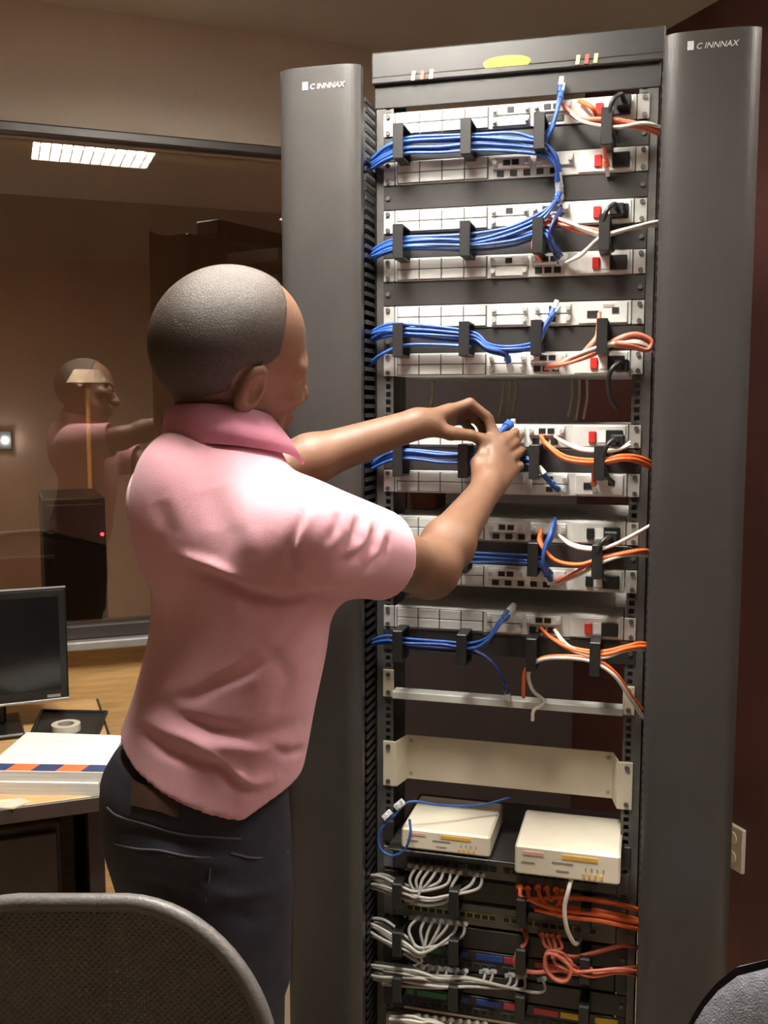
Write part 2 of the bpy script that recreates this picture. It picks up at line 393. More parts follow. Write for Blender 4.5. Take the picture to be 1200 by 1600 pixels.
def duct(s):
    xi, xo = s*.262, s*.414; xm = (xi+xo)/2
    x0, x1 = min(xi, xo), max(xi, xo)
    where = 'beside the window' if s < 0 else 'beside the maroon wall'
    o = thing('vertical_cable_duct', 'tall black vertical cable duct with flat cover, on the rack side ' + where, 'cable duct', group='cable ducts flanking the rack')
    MB().box(x0, x1, .085, .10, 0, 2.09, .002).box(min(xo, xo-s*.004), max(xo, xo-s*.004), -.06, .085, 0, 2.09).build('back_panel', 'rack_black', o)
    c = MB()                                       # bowed cover with rolled edges
    prof = []
    for k in range(41):
        a = -1 + 2*k/40; prof.append((xm + a*.0765, -.100 + .012*abs(a)**6 + .002*a*a))
    prof += [(xm+.0765, -.068), (xm+.0735, -.068)] + [(x*.965+xm*.035, y+.004) for x, y in prof[::-1]] + [(xm-.0735, -.068), (xm-.0765, -.068)]
    c.prism(prof, 2, .01, 2.112)
    cv = c.build('cover', 'cover_black', o)
    zt = rk(500 if s < 0 else 1105, 138 if s < 0 else 75, -.1006).z
    lx = rk(472, 138, -.1).x if s < 0 else rk(1073, 76, -.1).x
    boxp('logo_mark', (.010, .001, .014), 'print_silver', cv, (lx+.006, -.1004, zt+.006), 0)
    MX = Matrix.Translation((lx+.014, -.1002, zt)) @ Matrix.Rotation(math.pi/2, 4, 'X')
    text_part('logo_lettering', 'C INNNAX', .0132, 'print_silver', cv, MX, .25)
    n = 116
    for k in range(n):                             # finger teeth between cover and rail
        boxp('finger', (.004, .135, .0075), 'rack_black', o, (xi, .012, .06+k*.0174), 0)
    for k in range(4):
        boxp('bracket', (.15, .004, .04), 'rack_black', o, (xm, .08, .3+k*.5), .001)
    return o
duct(-1); duct(1)

# ------------------------------------------------------------------ routers
ORD = ['topmost', 'second', 'third', 'fourth', 'fifth', 'sixth', 'seventh', 'eighth', 'ninth', 'tenth', 'eleventh']
def router(i, u, var, extra=''):
    zt = uz(u); zc = zt - U/2; h = .0425
    lab = ORD[i] + ' pale grey one-unit router counting down the rack' + extra
    o = thing('network_router', lab, 'router', (0, 0, zc-h/2), group='routers in the rack')
    zc = h/2
    MB().box(-.2185, .2185, -.004, .33, 0, h, .0012).build('chassis', 'router_face', o)
    for s in (-1, 1):
        e = boxp('mounting_ear', (.021, .003, .042), 'ear_metal', o, (s*.2305, -.0018, zc), .0006)
        for dz in (-.0148, .0148): cylp('screw', .0042, .004, 'rail_steel', e, (s*.002, -.003, dz))
    yf = -.0045
    boxp('seam_strip', (.172, .0012, .0385), 'seam_dark', o, (-.128, yf+.0002, zc), 0)
    for r in range(2):                              # ventilated slot covers
        for c in range(4):
            boxp('slot_cover', (.0405, .004, .0178), 'plate_grey', o, (-.192+c*.0425, yf-.0012, zc+(r-.5)*.0192), .001)
    def card(x, w_, z_, hh=.0172, mt='card_white', ports=2):
        cd_ = boxp('interface_card', (w_, .006, hh), mt, o, (x, yf-.002, z_), .001)
        for s in (-1, 1): cylp('thumb_screw', .0042, .012, 'ear_metal', cd_, (s*(w_/2-.005), -.006, 0), n=10)
        for k in range(ports): boxp('port', (.0125, .003, .0095), 'port_dark', cd_, ((k-(ports-1)/2)*.016, -.0026, 0), 0)
        return cd_
    if var == 'B':
        for r in (-.5, .5):
            card(.0, .066, zc+r*.0192, ports=0); card(.079, .066, zc+r*.0192, ports=1)
        pn = boxp('port_panel', (.086, .004, .0365), 'card_white', o, (.169, yf-.001, zc), .001)
        boxp('port', (.02, .003, .012), 'port_dark', pn, (-.018, -.002, -.002), 0)
        boxp('port', (.012, .003, .010), 'port_dark', pn, (.022, -.002, .004), 0)
        boxp('label_strip', (.02, .0012, .005), 'print_grey', pn, (.01, -.0022, .012), 0)
    else:
        if var == 'A':
            card(-.002, .068, zc+.0096, ports=1); card(-.002, .068, zc-.0096, mt='plate_grey', ports=0)
            card(.072, .066, zc+.0096, ports=2)
            for k in range(3): boxp('port', (.0125, .003, .0105), 'port_dark', o, (.052+k*.017, yf, zc-.0096), 0)
        else:
            card(.0, .068, zc+.006, hh=.02, ports=2); card(.078, .066, zc+.006, hh=.02, ports=0)
            for k in range(5): boxp('port', (.0125, .003, .0095), 'port_dark', o, (-.02+k*.024, yf, zc-.012), 0)
        pn = boxp('power_panel', (.094, .003, .0375), 'card_white' if var != 'D' else 'plate_grey', o, (.167, yf-.0005, zc), .001)
        rk_ = boxp('rocker_switch', (.0135, .006, .021), 'rocker_red' if var != 'D' else 'plastic_black', pn, (-.012, -.003, -.001), .0015)
        inl = boxp('power_inlet', (.030, .008, .026), 'plastic_black', pn, (.027, -.003, -.001), .0015)
        boxp('rating_label', (.016, .0012, .02), 'label_white', pn, (.0055, -.002, -.001), 0)
    return o
LAY = [(0, 'A', ', with a green lit indicator below'), (2, 'C', ''), (4, 'A', ''), (6, 'A', ''), (8, 'B', ', brightest lit'), (10, 'A', ''), (13, 'A', ', being patched by the technician'), (15, 'B', ', behind the hand'), (17, 'D', ''), (19, 'D', ''), (21, 'A', ', lowest of them')]
ROUT = [router(i, u, v, '') for i, (u, v, x) in enumerate(LAY)]
p = rk(961, 250, -.006)
for dz in (0, .009): boxp('status_light', (.007, .002, .004), 'led_green', ROUT[1], (p.x+dz*.3, -.0085, p.z-ROUT[1].location.z+dz), 0)

# horizontal cable managers with D-rings; ring columns as in the photograph
def manager(u, where, cols=(-.198, -.074, .056, .171), h=1, back=True, ringh=.062):
    zt = uz(u); zc = zt - U*h/2
    o = thing('cable_manager', 'black horizontal cable manager with rings ' + where, 'cable manager', (0, 0, zc-U*h/2), group='cable managers between the devices')
    hh = U*h-.002; zc = hh/2
    MB().box(-.2413, .2413, -.003, 0, 0, hh, .0008).build('panel', 'rack_black', o)
    for c in cols:
        r = MB(); w2 = .0095
        for (y0, y1, z0, z1) in ((-.062, -.003, zc+ringh/2-.004, zc+ringh/2), (-.062, -.003, zc-ringh/2, zc-ringh/2+.004), (-.066, -.062, zc-ringh/2, zc+ringh/2)):
            r.box(c-w2, c+w2, y0, y1, z0, z1, .001)
        r.box(c-w2, c+w2, -.008, -.003, zc-ringh/2, zc+ringh/2)
        r.build('ring', 'plastic_black', o)
    for s in (-1, 1): cylp('screw', .0042, .003, 'rail_steel', o, (s*.2325, -.0045, zc))
    return o
manager(1, 'below the topmost router'); manager(5, 'below the third router'); manager(9, 'below the fifth router')
manager(14, 'below the seventh router'); manager(18, 'below the ninth router'); manager(22, 'below the lowest router')
for u, wh in ((3, 'between the second and third routers'), (7, 'between the fourth and fifth routers')):
    zc = uz(u)-U/2
    o = thing('blank_panel', 'black blank filler panel ' + wh, 'blank panel', (0, 0, zc-.021), group='blank filler panels')
    MB().box(-.2413, .2413, -.002, .0, 0, .0425, .0006).build('plate', 'cover_black', o)
    for s in (-1, 1): cylp('screw', .0042, .003, 'rail_steel', o, (s*.2325, -.0035, .021))
# pale lacing bar with upright ears
o = thing('lacing_bar', 'narrow pale lacing bar across the rack under the lowest router', 'rack bar', (0, 0, .932))
MB().box(-.222, .222, -.012, .02, -.002, .013, .0015).build('bar', 'router_face', o)
for s in (-1, 1):
    e = boxp('ear', (.022, .003, .055), 'beige', o, (s*.2315, -.0018, .026), .0008)
    for dz in (-.018, .018): cylp('screw', .0045, .004, 'rail_steel', e, (0, -.003, dz))
# beige recessed panel, two units high
o = thing('recessed_panel', 'beige recessed two-unit panel with forward bent ears', 'rack panel', (0, 0, .748))
MB().box(-.205, .205, .045, .047, 0, .092, .0006).build('plate', 'beige', o)
for s in (-1, 1):
    MB().prism([(s*.2045, .045), (s*.2045, .047), (s*.2165, .0), (s*.2145, -.0005)], 2, -.001, .092).build('cheek', 'beige', o)
    e = boxp('ear', (.028, .003, .092), 'beige', o, (s*.2285, -.0016, .0455), .0008)
    for dz in (-.036, .036): cylp('screw', .0045, .004, 'rail_steel', e, (s*.003, -.003, dz))
    for dz in (.012, .08): cylp('rivet', .004, .002, 'print_grey', o, (s*.196, .0445, dz))
# shelf with two beige desktop switches
o = thing('rack_shelf', 'dark shallow rack shelf under the two beige desktop switches', 'shelf', (0, 0, .636))
MB().box(-.222, .222, -.052, .24, 0, .004, .001).build('tray', 'rack_black', o)
for s in (-1, 1): boxp('ear', (.022, .003, .04), 'rack_black', o, (s*.2315, -.0018, .018), .0008)
def desk_switch(x0, x1, y, z0, h, d, rz, label):
    w_ = x1-x0
    o = thing('desktop_switch', label, 'network switch', ((x0+x1)/2, y, z0), group='beige desktop switches')
    o.rotation_euler.z = rz
    b = MB().box(-w_/2, w_/2, 0, d, 0, h, .004).build('case', 'beige_box', o)
    boxp('seam', (w_+.0006, d-.01, .0012), 'print_grey', o, (0, d/2, h*.80), 0)
    def pt(fx, fz): return (-w_/2+fx*w_, -.0004, h*fz)
    boxp('amber_stripe', (w_*.34, .0015, h*.14), 'sticker_amber', o, pt(.62, .76), 0)
    boxp('pink_stripe', (w_*.2, .0015, h*.12), 'sticker_pink', o, pt(.18, .76), 0)
    boxp('print_line', (w_*.13, .001, h*.05), 'print_grey', o, pt(.13, .45), 0)
    boxp('print_line', (w_*.20, .001, h*.05), 'print_grey', o, pt(.46, .55), 0)
    boxp('print_line', (w_*.12, .001, h*.05), 'print_grey', o, pt(.46, .28), 0)
    for k in range(4):
        boxp('indicator', (w_*.025, .0015, h*.14), 'sticker_amber', o, pt(.66+k*.055, .2), 0)
        boxp('print_tick', (w_*.012, .001, h*.12), 'print_grey', o, pt(.68+k*.055, .42), 0)
    for sx in (-1, 1): boxp('foot', (.012, .012, .003), 'plastic_black', o, (sx*(w_/2-.015), .02, -.0015), 0); boxp('foot', (.012, .012, .003), 'plastic_black', o, (sx*(w_/2-.015), d-.02, -.0015), 0)
    return o
desk_switch(-.193, -.018, -.05, .643, .042, .17, 0, 'beige desktop switch with a blue cord lying on it')
desk_switch(.036, .226, -.10, .643, .056, .17, 0, 'beige desktop switch standing forward over the orange cords')

# 24-port switches and patch panels at the foot
def port_panel(name, label, cat, zc, h, body, portm, z_ports=0.0, pw=.0115, ph=.009, xs=None, tags=(), tag_dz=.012):
    o = thing(name, label, cat, (0, 0, zc-h/2))
    MB().box(-.2185, .2185, -.004, .20, 0, h, .001).build('chassis', body, o)
    for s in (-1, 1): boxp('mounting_ear', (.021, .003, h), body, o, (s*.2305, -.0018, h/2), .0006)
    xs = xs or [-.185+k*.0152+(.012 if k > 11 else 0) for k in range(24)]
    for x in xs:
        q_ = boxp('port', (pw+.0025, .003, ph+.0025), portm, o, (x, -.005, h/2+z_ports), 0)
        boxp('socket', (pw, .002, ph), 'port_dark', q_, (0, -.0012, 0), 0)
    for x, w_, m in tags: boxp('colour_tag', (w_, .002, .0125), m, o, (x, -.0052, h/2+tag_dz), .0005)
    return o
port_panel('network_switch', 'dark 24-port switch below the beige desktop switches', 'network switch', .600, .043, 'router_body', 'seam_dark')
port_panel('network_switch', 'dark 24-port switch with yellowish ports, second from the shelf', 'network switch', .500, .043, 'router_body', 'port_yellow')
def X(px, py): return rk(px, py, -.005).x
tg = lambda L, py: [((X(a, py)+X(b, py))/2, X(b, py)-X(a, py), m) for a, b, m in L]
port_panel('patch_bay', 'patch panel with green, blue and red tags under the yellowish switch', 'patch panel', .404, .044, 'rack_black', 'seam_dark', -.008,
           tags=tg([(655, 690, 'tag_green'), (698, 732, 'tag_blue'), (744, 786, 'tag_blue'), (788, 822, 'tag_red'), (836, 870, 'tag_red')], 1495))
port_panel('patch_bay', 'lowest patch panel with green, blue, red and yellow tags', 'patch panel', .308, .044, 'rack_black', 'seam_dark', -.008,
           tags=tg([(620, 646, 'tag_green'), (652, 698, 'tag_green'), (702, 732, 'tag_blue'), (744, 782, 'tag_blue'), (787, 822, 'tag_red'), (834, 872, 'tag_red'), (876, 918, 'tag_yellow'), (930, 966, 'tag_yellow')], 1575))
MGC = (-.198, -.085, .045, .165)
def zman(zc, where, ringh=.05):
    u = (TOPZ-zc)/U-.5; return manager(u, where, MGC, 1, ringh=ringh)
zman(.551, 'between the two dark switches'); zman(.451, 'under the yellowish switch'); zman(.356, 'between the two patch panels')
o = thing('grey_patch_box', 'light grey panel at the foot of the rack', 'rack panel', (0, 0, .225))
MB().box(-.235, .235, -.012, .02, 0, .042, .002).build('plate', 'grey_cable', o)
MB().box(-.19, -.165, -.05, -.012, .004, .05, .002).build('bracket', 'white_panel', o)
# brown carton stored behind the rails
p = rk(655, 793, .14)
o = tag(MB().box(-.03, .045, 0, .10, 0, .05, .002).build('cardboard_box', 'cardboard', loc=(p.x-.005, .12, uz(17))), 'small brown cardboard box on top of the ninth router', 'box')

# added glowing spot imitating a phone flash mirrored in the window glass
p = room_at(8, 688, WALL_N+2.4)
t = thing('flash_glint', 'tiny glowing white stand-in for a phone flash mirrored in the window', 'reflected light', (p.x, WALL_N+2.4, p.z), R2)
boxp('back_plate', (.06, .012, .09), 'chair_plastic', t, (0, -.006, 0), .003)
MB().sphere((0, -.02, 0), .012).build('flash_spot', 'flash_glow', t)
# ================================================================== cords
def cords(label, group, path, n, m, r=.0029, spread=.012, plug=False, name='network_cable', flat=1.0, taper=None, cat='cable', tailfan=None):
    """n separate cords along one route; path = [(px, py, Y)], each cord offset sideways within the bundle"""
    out = []
    for k in range(n):
        a = 2.4*k + .7; q = math.sqrt((k+.5)/n) if n > 1 else 0
        oy, oz = q*math.cos(a)*spread*flat, q*math.sin(a)*spread
        pts = []
        for i, pp in enumerate(path):
            px, py, Y = pp[:3]; sp = pp[3] if len(pp) > 3 else 1.0
            v = rk(px, py, Y)
            j = .0022 if n > 1 else 0
            v += Vector((random.uniform(-j, j), oy*sp + random.uniform(-j, j)*.5, oz*sp + random.uniform(-j, j)))
            if tailfan and i >= len(path)-2: v.x += (k-(n-1)/2)*tailfan
            pts.append(v)
        out.append(cord(label, group, pts, m, r, plug, name, cat))
    return out
def cord(label, group, pts, m, r=.0029, plug=False, name='network_cable', cat='cable', sleeve=None):
    sp = spline(pts, 7)
    b = sp[0]
    o = thing(name, label, cat, b, group=group)
    MB().tube([p-b for p in sp], r, 7).build('sheath', m, o)
    if plug:
        d = (sp[-1]-sp[-3]).normalized(); e = sp[-1]-b
        MB().tube([e-d*.018, e-d*.003], [r*1.5, r*1.9], 6).build('boot', m, o)
        u_ = d.orthogonal().normalized()
        MB().cyl(e-d*.003, e+d*.016, .0058, .0055, n=4, smooth=False).build('plug', 'plug_clear', o)
    if sleeve:
        i = int(len(sp)*sleeve); d = (sp[i+1]-sp[i-1]).normalized(); c = sp[i]-b
        MB().cyl(c-d*.008, c+d*.008, r*1.5, n=8).build('label_sleeve', 'label_white', o)
    return o
Yc = -.034
def bundle(path, n, lab, **k): return cords(lab, 'blue patch cords in the rack', path, n, 'blue_cable', **k)
# first pair of routers
bundle([(560, 268, .03, .5), (580, 258, -.01, .7), (605, 242, -.03), (637, 231, Yc), (690, 229, Yc), (742, 226, Yc), (800, 228, Yc), (848, 236, Yc), (868, 252, -.03, .7), (873, 280, -.016, .7)], 7, 'blue patch cord in the thick bundle below the topmost router', spread=.017, plug=True)
bundle([(560, 266, .03, .5), (580, 256, -.01, .7), (605, 238, -.03), (637, 226, Yc), (690, 222, Yc), (742, 219, Yc), (800, 220, Yc), (842, 222, -.036, .8), (862, 200, -.045, .8), (872, 168, -.04, .8), (877, 143, -.022, .8)], 5, 'blue patch cord curving up into the topmost router', spread=.014, plug=True)
# second pair
bundle([(560, 412, .03, .5), (578, 400, -.01, .7), (605, 386, -.03), (637, 380, Yc), (690, 377, Yc), (742, 374, Yc), (800, 360, -.04, .8), (845, 338, -.045, .6), (866, 318, -.035, .5), (874, 306, -.015, .6)], 5, 'blue patch cord rising from the manager into the third router', spread=.011, plug=True)
bundle([(560, 414, .03, .5), (578, 403, -.01, .7), (605, 390, -.03), (637, 384, Yc), (690, 383, Yc), (742, 384, Yc), (800, 378, -.038, .8), (845, 366, -.05, .6), (862, 378, -.05, .8), (872, 402, -.016, .6)], 4, 'blue patch cord dropping from the manager into the fourth router', spread=.011, plug=True)
cords('dark blue patch cord looped between the third and fourth routers', 'blue patch cords in the rack', [(878, 325, -.02), (866, 345, -.05), (858, 368, -.055), (866, 390, -.04), (876, 405, -.015)], 3, 'blue_dark', spread=.010, plug=True)
# third pair
bundle([(560, 540, .03, .5), (577, 530, -.01, .7), (605, 520, -.03), (637, 520, Yc), (690, 526, Yc), (738, 531, Yc), (762, 546, -.04, .7), (788, 552, -.03, .6), (796, 568, -.016, .5)], 4, 'blue patch cord sagging into the sixth router', spread=.009, plug=True)
bundle([(560, 535, .03, .5), (577, 525, -.01, .7), (605, 516, -.03), (637, 515, Yc), (690, 520, Yc), (742, 527, Yc), (762, 541, -.038, .7), (800, 547, Yc, .7), (838, 538, -.045, .6), (852, 512, -.04, .5), (866, 486, -.016, .5)], 4, 'blue patch cord crossing the manager up into the fifth router', spread=.009, plug=True)
bundle([(562, 592, .03, .5), (579, 568, -.01, .7), (600, 551, -.03), (634, 541, Yc), (690, 540, Yc), (738, 541, Yc)], 2, 'blue patch cord drooping apart beside the sixth router', spread=.003)
# fourth pair
bundle([(560, 742, .03, .5), (582, 728, -.01, .7), (608, 714, -.03), (637, 709, Yc), (690, 714, Yc), (742, 717, Yc), (800, 720, Yc, .8), (832, 722, -.04, .6)], 7, 'blue patch cord in the bundle below the seventh router', spread=.012)
cord('blue patch cord with a white label entering the eighth router', 'blue patch cords in the rack', [rk(826, 722, -.04), rk(838, 727, -.05), rk(852, 742, -.05), rk(866, 760, -.016)], 'blue_cable', .0036, True, sleeve=.5)
cord('second blue patch cord entering the eighth router', 'blue patch cords in the rack', [rk(826, 726, -.04), rk(842, 735, -.045), rk(856, 752, -.04), rk(874, 766, -.016)], 'blue_cable', .0032, True)
# fifth pair
bundle([(560, 905, .03, .5), (585, 890, -.01, .7), (637, 872, Yc), (690, 870, Yc), (742, 870, Yc), (800, 873, Yc), (842, 878, Yc, .8), (856, 898, -.016, .6)], 5, 'blue patch cord in the bundle below the ninth router', spread=.010, plug=True)
cords('blue patch cord hanging in front of the ninth router', 'blue patch cords in the rack', [(868, 815, -.016, .6), (862, 835, -.05), (850, 866, -.058), (851, 890, -.05), (860, 903, -.018, .6)], 4, 'blue_cable', spread=.009, plug=True, r=.0032)
# lowest router
bundle([(555, 1022, .03, .5), (575, 1008, -.01, .7), (605, 1000, -.03), (637, 1003, Yc), (690, 1007, Yc), (736, 1012, Yc), (762, 1000, -.04, .7), (780, 975, -.035, .6), (795, 958, -.016, .6)], 4, 'blue patch cord rising into the lowest router', spread=.008, plug=True)
cords('dark blue patch cord dropping to the lacing bar', 'blue patch cords in the rack', [(637, 1008, Yc), (690, 1013, Yc), (740, 1017, Yc), (768, 1035, -.04), (786, 1062, -.035), (792, 1082, -.02)], 3, 'blue_dark', spread=.007, plug=True)
# loose cord on the left desktop switch
cord('thin blue cord looped over the rail onto the beige desktop switch', 'blue patch cords in the rack', [rk(800, 1245, .06), rk(750, 1258, .03), rk(690, 1258, -.02), rk(640, 1253, -.055), rk(612, 1278, -.06), rk(593, 1300, -.06), rk(594, 1325, -.06), rk(612, 1337, -.062), rk(632, 1328, -.064), rk(641, 1304, -.066), rk(640, 1280, -.06)], 'blue_cable', .0026)
for a, b_ in (((600, 1278), (610, 1268)), ((618, 1262), (630, 1252))):
    e1, e2 = rk(*a, -.06), rk(*b_, -.058)
    t = thing('loose_plug', 'clear plug on the thin blue cord beside the beige switch', 'plug', (e1+e2)/2, group='clear plugs on the loose cord')
    MB().cyl((e1-e2)/2, (e2-e1)/2, .0075, .0075, n=4, smooth=False).build('housing', 'plug_clear', t); MB().box(-.002, .002, -.008, -.005, -.004, .004).build('clip', 'label_white', t)

OG = 'orange and white cords in the rack'
def oc(lab, path, n, m='salmon_cable', **k): return cords(lab, OG, path, n, m, **k)
# first pair, right side
oc('salmon cord running right from the topmost router', [(880, 165, -.016), (905, 185, -.04), (955, 188, -.05), (1000, 196, -.04), (1033, 208, -.02), (1060, 225, .03)], 3, spread=.006, r=.0033)
oc('white cord running right from the topmost router', [(888, 172, -.02), (910, 192, -.05), (958, 200, -.055), (1005, 194, -.05), (1035, 203, -.02), (1060, 218, .03)], 2, 'white_cable', spread=.004, r=.0033)
oc('salmon cord dropping into the second router', [(975, 193, -.04), (952, 200, -.05), (944, 225, -.05), (948, 262, -.018)], 1, spread=.001, r=.0036, plug=True)
oc('orange cord end plugged in beside the topmost rocker switch', [(905, 158, -.012), (925, 168, -.03), (932, 182, -.012)], 1, 'orange_cable', r=.004)
# second pair
oc('salmon cord from the third router to the ring', [(858, 340, -.02), (880, 350, -.045), (905, 357, -.05), (940, 362, -.05)], 3, spread=.005, r=.0033)
oc('white cord from the third router to the ring', [(850, 335, -.02), (885, 348, -.05), (915, 360, -.055), (945, 368, -.05), (985, 356, -.05), (1030, 348, -.02), (1060, 352, .03)], 2, 'white_cable', spread=.004, r=.0033)
oc('white cord rising from the fourth router through the ring', [(885, 412, -.015), (908, 398, -.04), (938, 374, -.055), (975, 362, -.05), (1028, 353, -.02), (1060, 358, .03)], 2, 'white_cable', spread=.004, r=.0033)
oc('salmon cord looping down to the fourth router', [(856, 345, -.03), (838, 365, -.05), (833, 388, -.05), (845, 408, -.018)], 1, r=.0036)
# third pair
oc('salmon cord hanging from the fifth router', [(937, 488, -.014), (937, 505, -.035), (932, 525, -.045), (922, 542, -.05), (905, 556, -.045), (870, 570, -.02)], 2, spread=.004, r=.0033, plug=True)
oc('white cord twisted with the salmon cords above the sixth router', [(868, 575, -.016), (890, 560, -.045), (930, 545, -.055), (965, 537, -.05), (995, 535, -.045), (1022, 550, -.02), (1050, 575, .03)], 2, 'white_cable', spread=.003, r=.0033)
oc('salmon cord coiled in the ring above the sixth router', [(852, 572, -.016), (890, 566, -.045), (930, 549, -.05), (965, 530, -.045), (995, 524, -.04), (1018, 533, -.03), (1012, 545, -.035), (985, 541, -.045), (960, 536, -.05)], 3, spread=.005, r=.0033)
# fourth pair
oc('orange cord curving right from the seventh router', [(846, 682, -.012, .4), (856, 698, -.04), (885, 717, -.055), (935, 722, -.058), (975, 717, -.055), (1008, 722, -.03), (1040, 745, .03)], 4, 'orange_cable', spread=.0065, r=.0033)
oc('white cord curving right from the seventh router', [(868, 684, -.012), (880, 692, -.035), (905, 702, -.05), (938, 705, -.055), (965, 703, -.045), (985, 694, -.02)], 2, 'white_cable', spread=.004, r=.0030)
oc('orange cord dropping into the eighth router', [(945, 722, -.055), (928, 735, -.05), (928, 758, -.018)], 1, 'orange_cable', r=.0034, plug=True)
# fifth pair
oc('orange cord from the ninth router sweeping right', [(846, 828, -.014), (845, 850, -.045), (868, 876, -.055), (905, 882, -.058), (940, 872, -.055), (985, 862, -.045), (1010, 860, -.02), (1040, 868, .03)], 2, 'orange_cable', spread=.004, r=.0035)
oc('orange cord from the tenth router sweeping right', [(870, 908, -.014), (895, 897, -.045), (935, 875, -.055), (985, 864, -.045), (1010, 863, -.02), (1040, 872, .03)], 2, 'salmon_cable', spread=.004, r=.0033)
oc('white cord sagging from the ninth router to the ring', [(874, 838, -.014), (895, 852, -.045), (930, 859, -.058), (960, 852, -.05), (1012, 825, -.02), (1040, 805, .03)], 2, 'white_cable', spread=.0035, r=.0033)
oc('white cord rising from the tenth router to the ring', [(875, 910, -.014), (905, 898, -.045), (938, 880, -.058), (975, 868, -.05), (1010, 868, -.02), (1040, 880, .03)], 1, 'white_cable', r=.0036)
# lowest router
oc('orange cord dipping right from the lowest router', [(844, 982, -.012), (862, 998, -.04), (895, 1014, -.05), (940, 1021, -.055), (980, 1012, -.045), (1006, 1008, -.02), (1040, 1015, .03)], 2, 'orange_cable', spread=.004, r=.0034)
oc('white cord crossing the ring below the lowest router', [(866, 984, -.012), (884, 1008, -.045), (915, 1024, -.055), (945, 1026, -.055), (980, 1016, -.045), (1006, 1014, -.02), (1040, 1022, .03)], 2, 'white_cable', spread=.003, r=.0032)
oc('orange cord hooking down to the lacing bar', [(1003, 1108, -.01), (985, 1085, -.03), (962, 1052, -.05), (930, 1030, -.058), (880, 1025, -.055), (845, 1029, -.05), (822, 1046, -.045), (818, 1072, -.03), (818, 1090, -.02)], 1, 'orange_cable', r=.0036)
oc('white cord hooking down to the lacing bar', [(1006, 1122, -.01), (985, 1092, -.035), (960, 1056, -.055), (925, 1034, -.06), (880, 1028, -.058), (842, 1032, -.055), (826, 1052, -.05), (832, 1078, -.035), (850, 1096, -.025), (834, 1110, -.03), (832, 1126, -.028)], 1, 'white_cable', r=.0034)
# power cords, black, drooping from the inlets
for (x, y, wh) in ((975, 162, 'topmost'), (965, 330, 'third'), (972, 572, 'sixth'), (965, 688, 'seventh'), (955, 838, 'ninth')):
    t = thing('power_cord', 'black power cord plugged into the ' + wh + ' router', 'power cord', rk(x, y, -.01), group='black power cords')
    a = rk(x, y, -.01)
    MB().box(-.013, .013, -.022, .002, -.011, .011, .003).build('plug', 'plastic_black', t)
    pts = [Vector((0, -.022, 0)), Vector((-.004, -.045, .004)), Vector((-.016, -.055, -.008)), Vector((-.022, -.052, -.03)), Vector((-.016, -.045, -.06)), Vector((-.005, -.035, -.075))]
    MB().tube(spline(pts, 6), .0042, 8).build('sheath', 'plastic_black', t)
# cords dangling behind the rack, seen through the open gap
for k, (x, y0, y1) in enumerate(((785, 606, 656), (796, 604, 650), (806, 606, 646), (893, 612, 652), (905, 614, 655), (917, 616, 655), (676, 620, 645))):
    a, b = rk(x, y0-26, .30), rk(x-6, y1, .29)
    cord('pale yellowish cord dangling behind the gap under the sixth router', 'cords dangling behind the rack', [a, (a+b)/2+Vector((.004, 0, 0)), b], 'sticker_cream', .0028, name='dangling_cord')

# ------------------------------------------------------------------ foot of the rack
WG = 'grey patch cords at the foot of the rack'
def fan(lab, start, mid, ports, m='grey_cable', r=.0031, group=WG, low=None):
    for k, (x, y) in enumerate(ports):
        f = k/max(1, len(ports)-1) - .5
        j = lambda s=.003: Vector((random.uniform(-s, s), random.uniform(-s, s), random.uniform(-s, s)))
        off = Vector((0, .012*math.sin(k*2.1), .034*f)); 
        S = [rk(px, py, Y)+off*sc+j() for px, py, Y, sc in start]
        Mi = [rk(px, py, Y)+off*sc+j() for px, py, Y, sc in mid]
        e = rk(x, y, -.008)
        lowp = rk(x-8+random.uniform(-3, 3), y+28+6*abs(f), -.045)
        cord(lab, group, S + Mi + [lowp, rk(x+1, y+11, -.034), e+Vector((0, -.016, -.004))], m, r, True)
fan('grey patch cord from the duct up into the upper dark switch', [(550, 1372, .03, .5), (577, 1374, -.01, .7), (600, 1377, -.03, 1), (634, 1394, -.04, .8)], [(652, 1396, -.045, .5)], [(648+11*k, 1345+1.4*k) for k in range(6)])
fan('grey patch cord crossing under the upper dark switch', [(550, 1374, .03, .5), (577, 1378, -.01, .7), (600, 1382, -.03, 1), (634, 1400, -.04, .6), (668, 1408, -.05, .5)], [(700, 1404, -.05, .4)], [(716, 1354), (742, 1357), (752, 1358)])
fan('grey patch cord from the duct down and up into the yellowish switch', [(550, 1440, .03, .5), (577, 1446, -.01, .9), (600, 1456, -.03, 1.2), (636, 1480, -.045, .9)], [(660, 1490, -.05, .7)], [(650+12.5*k, 1425+1.6*k) for k in range(7)])
fan('grey patch cord of the third bundle up into the tagged patch panel', [(548, 1512, .03, .6), (575, 1514, -.01, 1), (600, 1518, -.03, 1.1), (636, 1522, -.045, .9)], [(660, 1526, -.05, .6)], [(656+14*k, 1500+1.6*k) for k in range(6)])
fan('grey patch cord curving up to the blue and red tags', [(600, 1524, -.03, .9), (640, 1530, -.045, .8), (690, 1536, -.05, .6)], [(735, 1536, -.05, .5)], [(758, 1508), (770, 1509), (798, 1514), (808, 1515), (818, 1516), (848, 1520)])
fan('pale patch cord piled at the foot of the rack', [(610, 1600, -.03, 1), (640, 1602, -.05, 1), (660, 1605, -.05, .8)], [(680, 1604, -.05, .5)], [(652+13*k, 1578+1.6*k) for k in range(9)], 'white_cable')
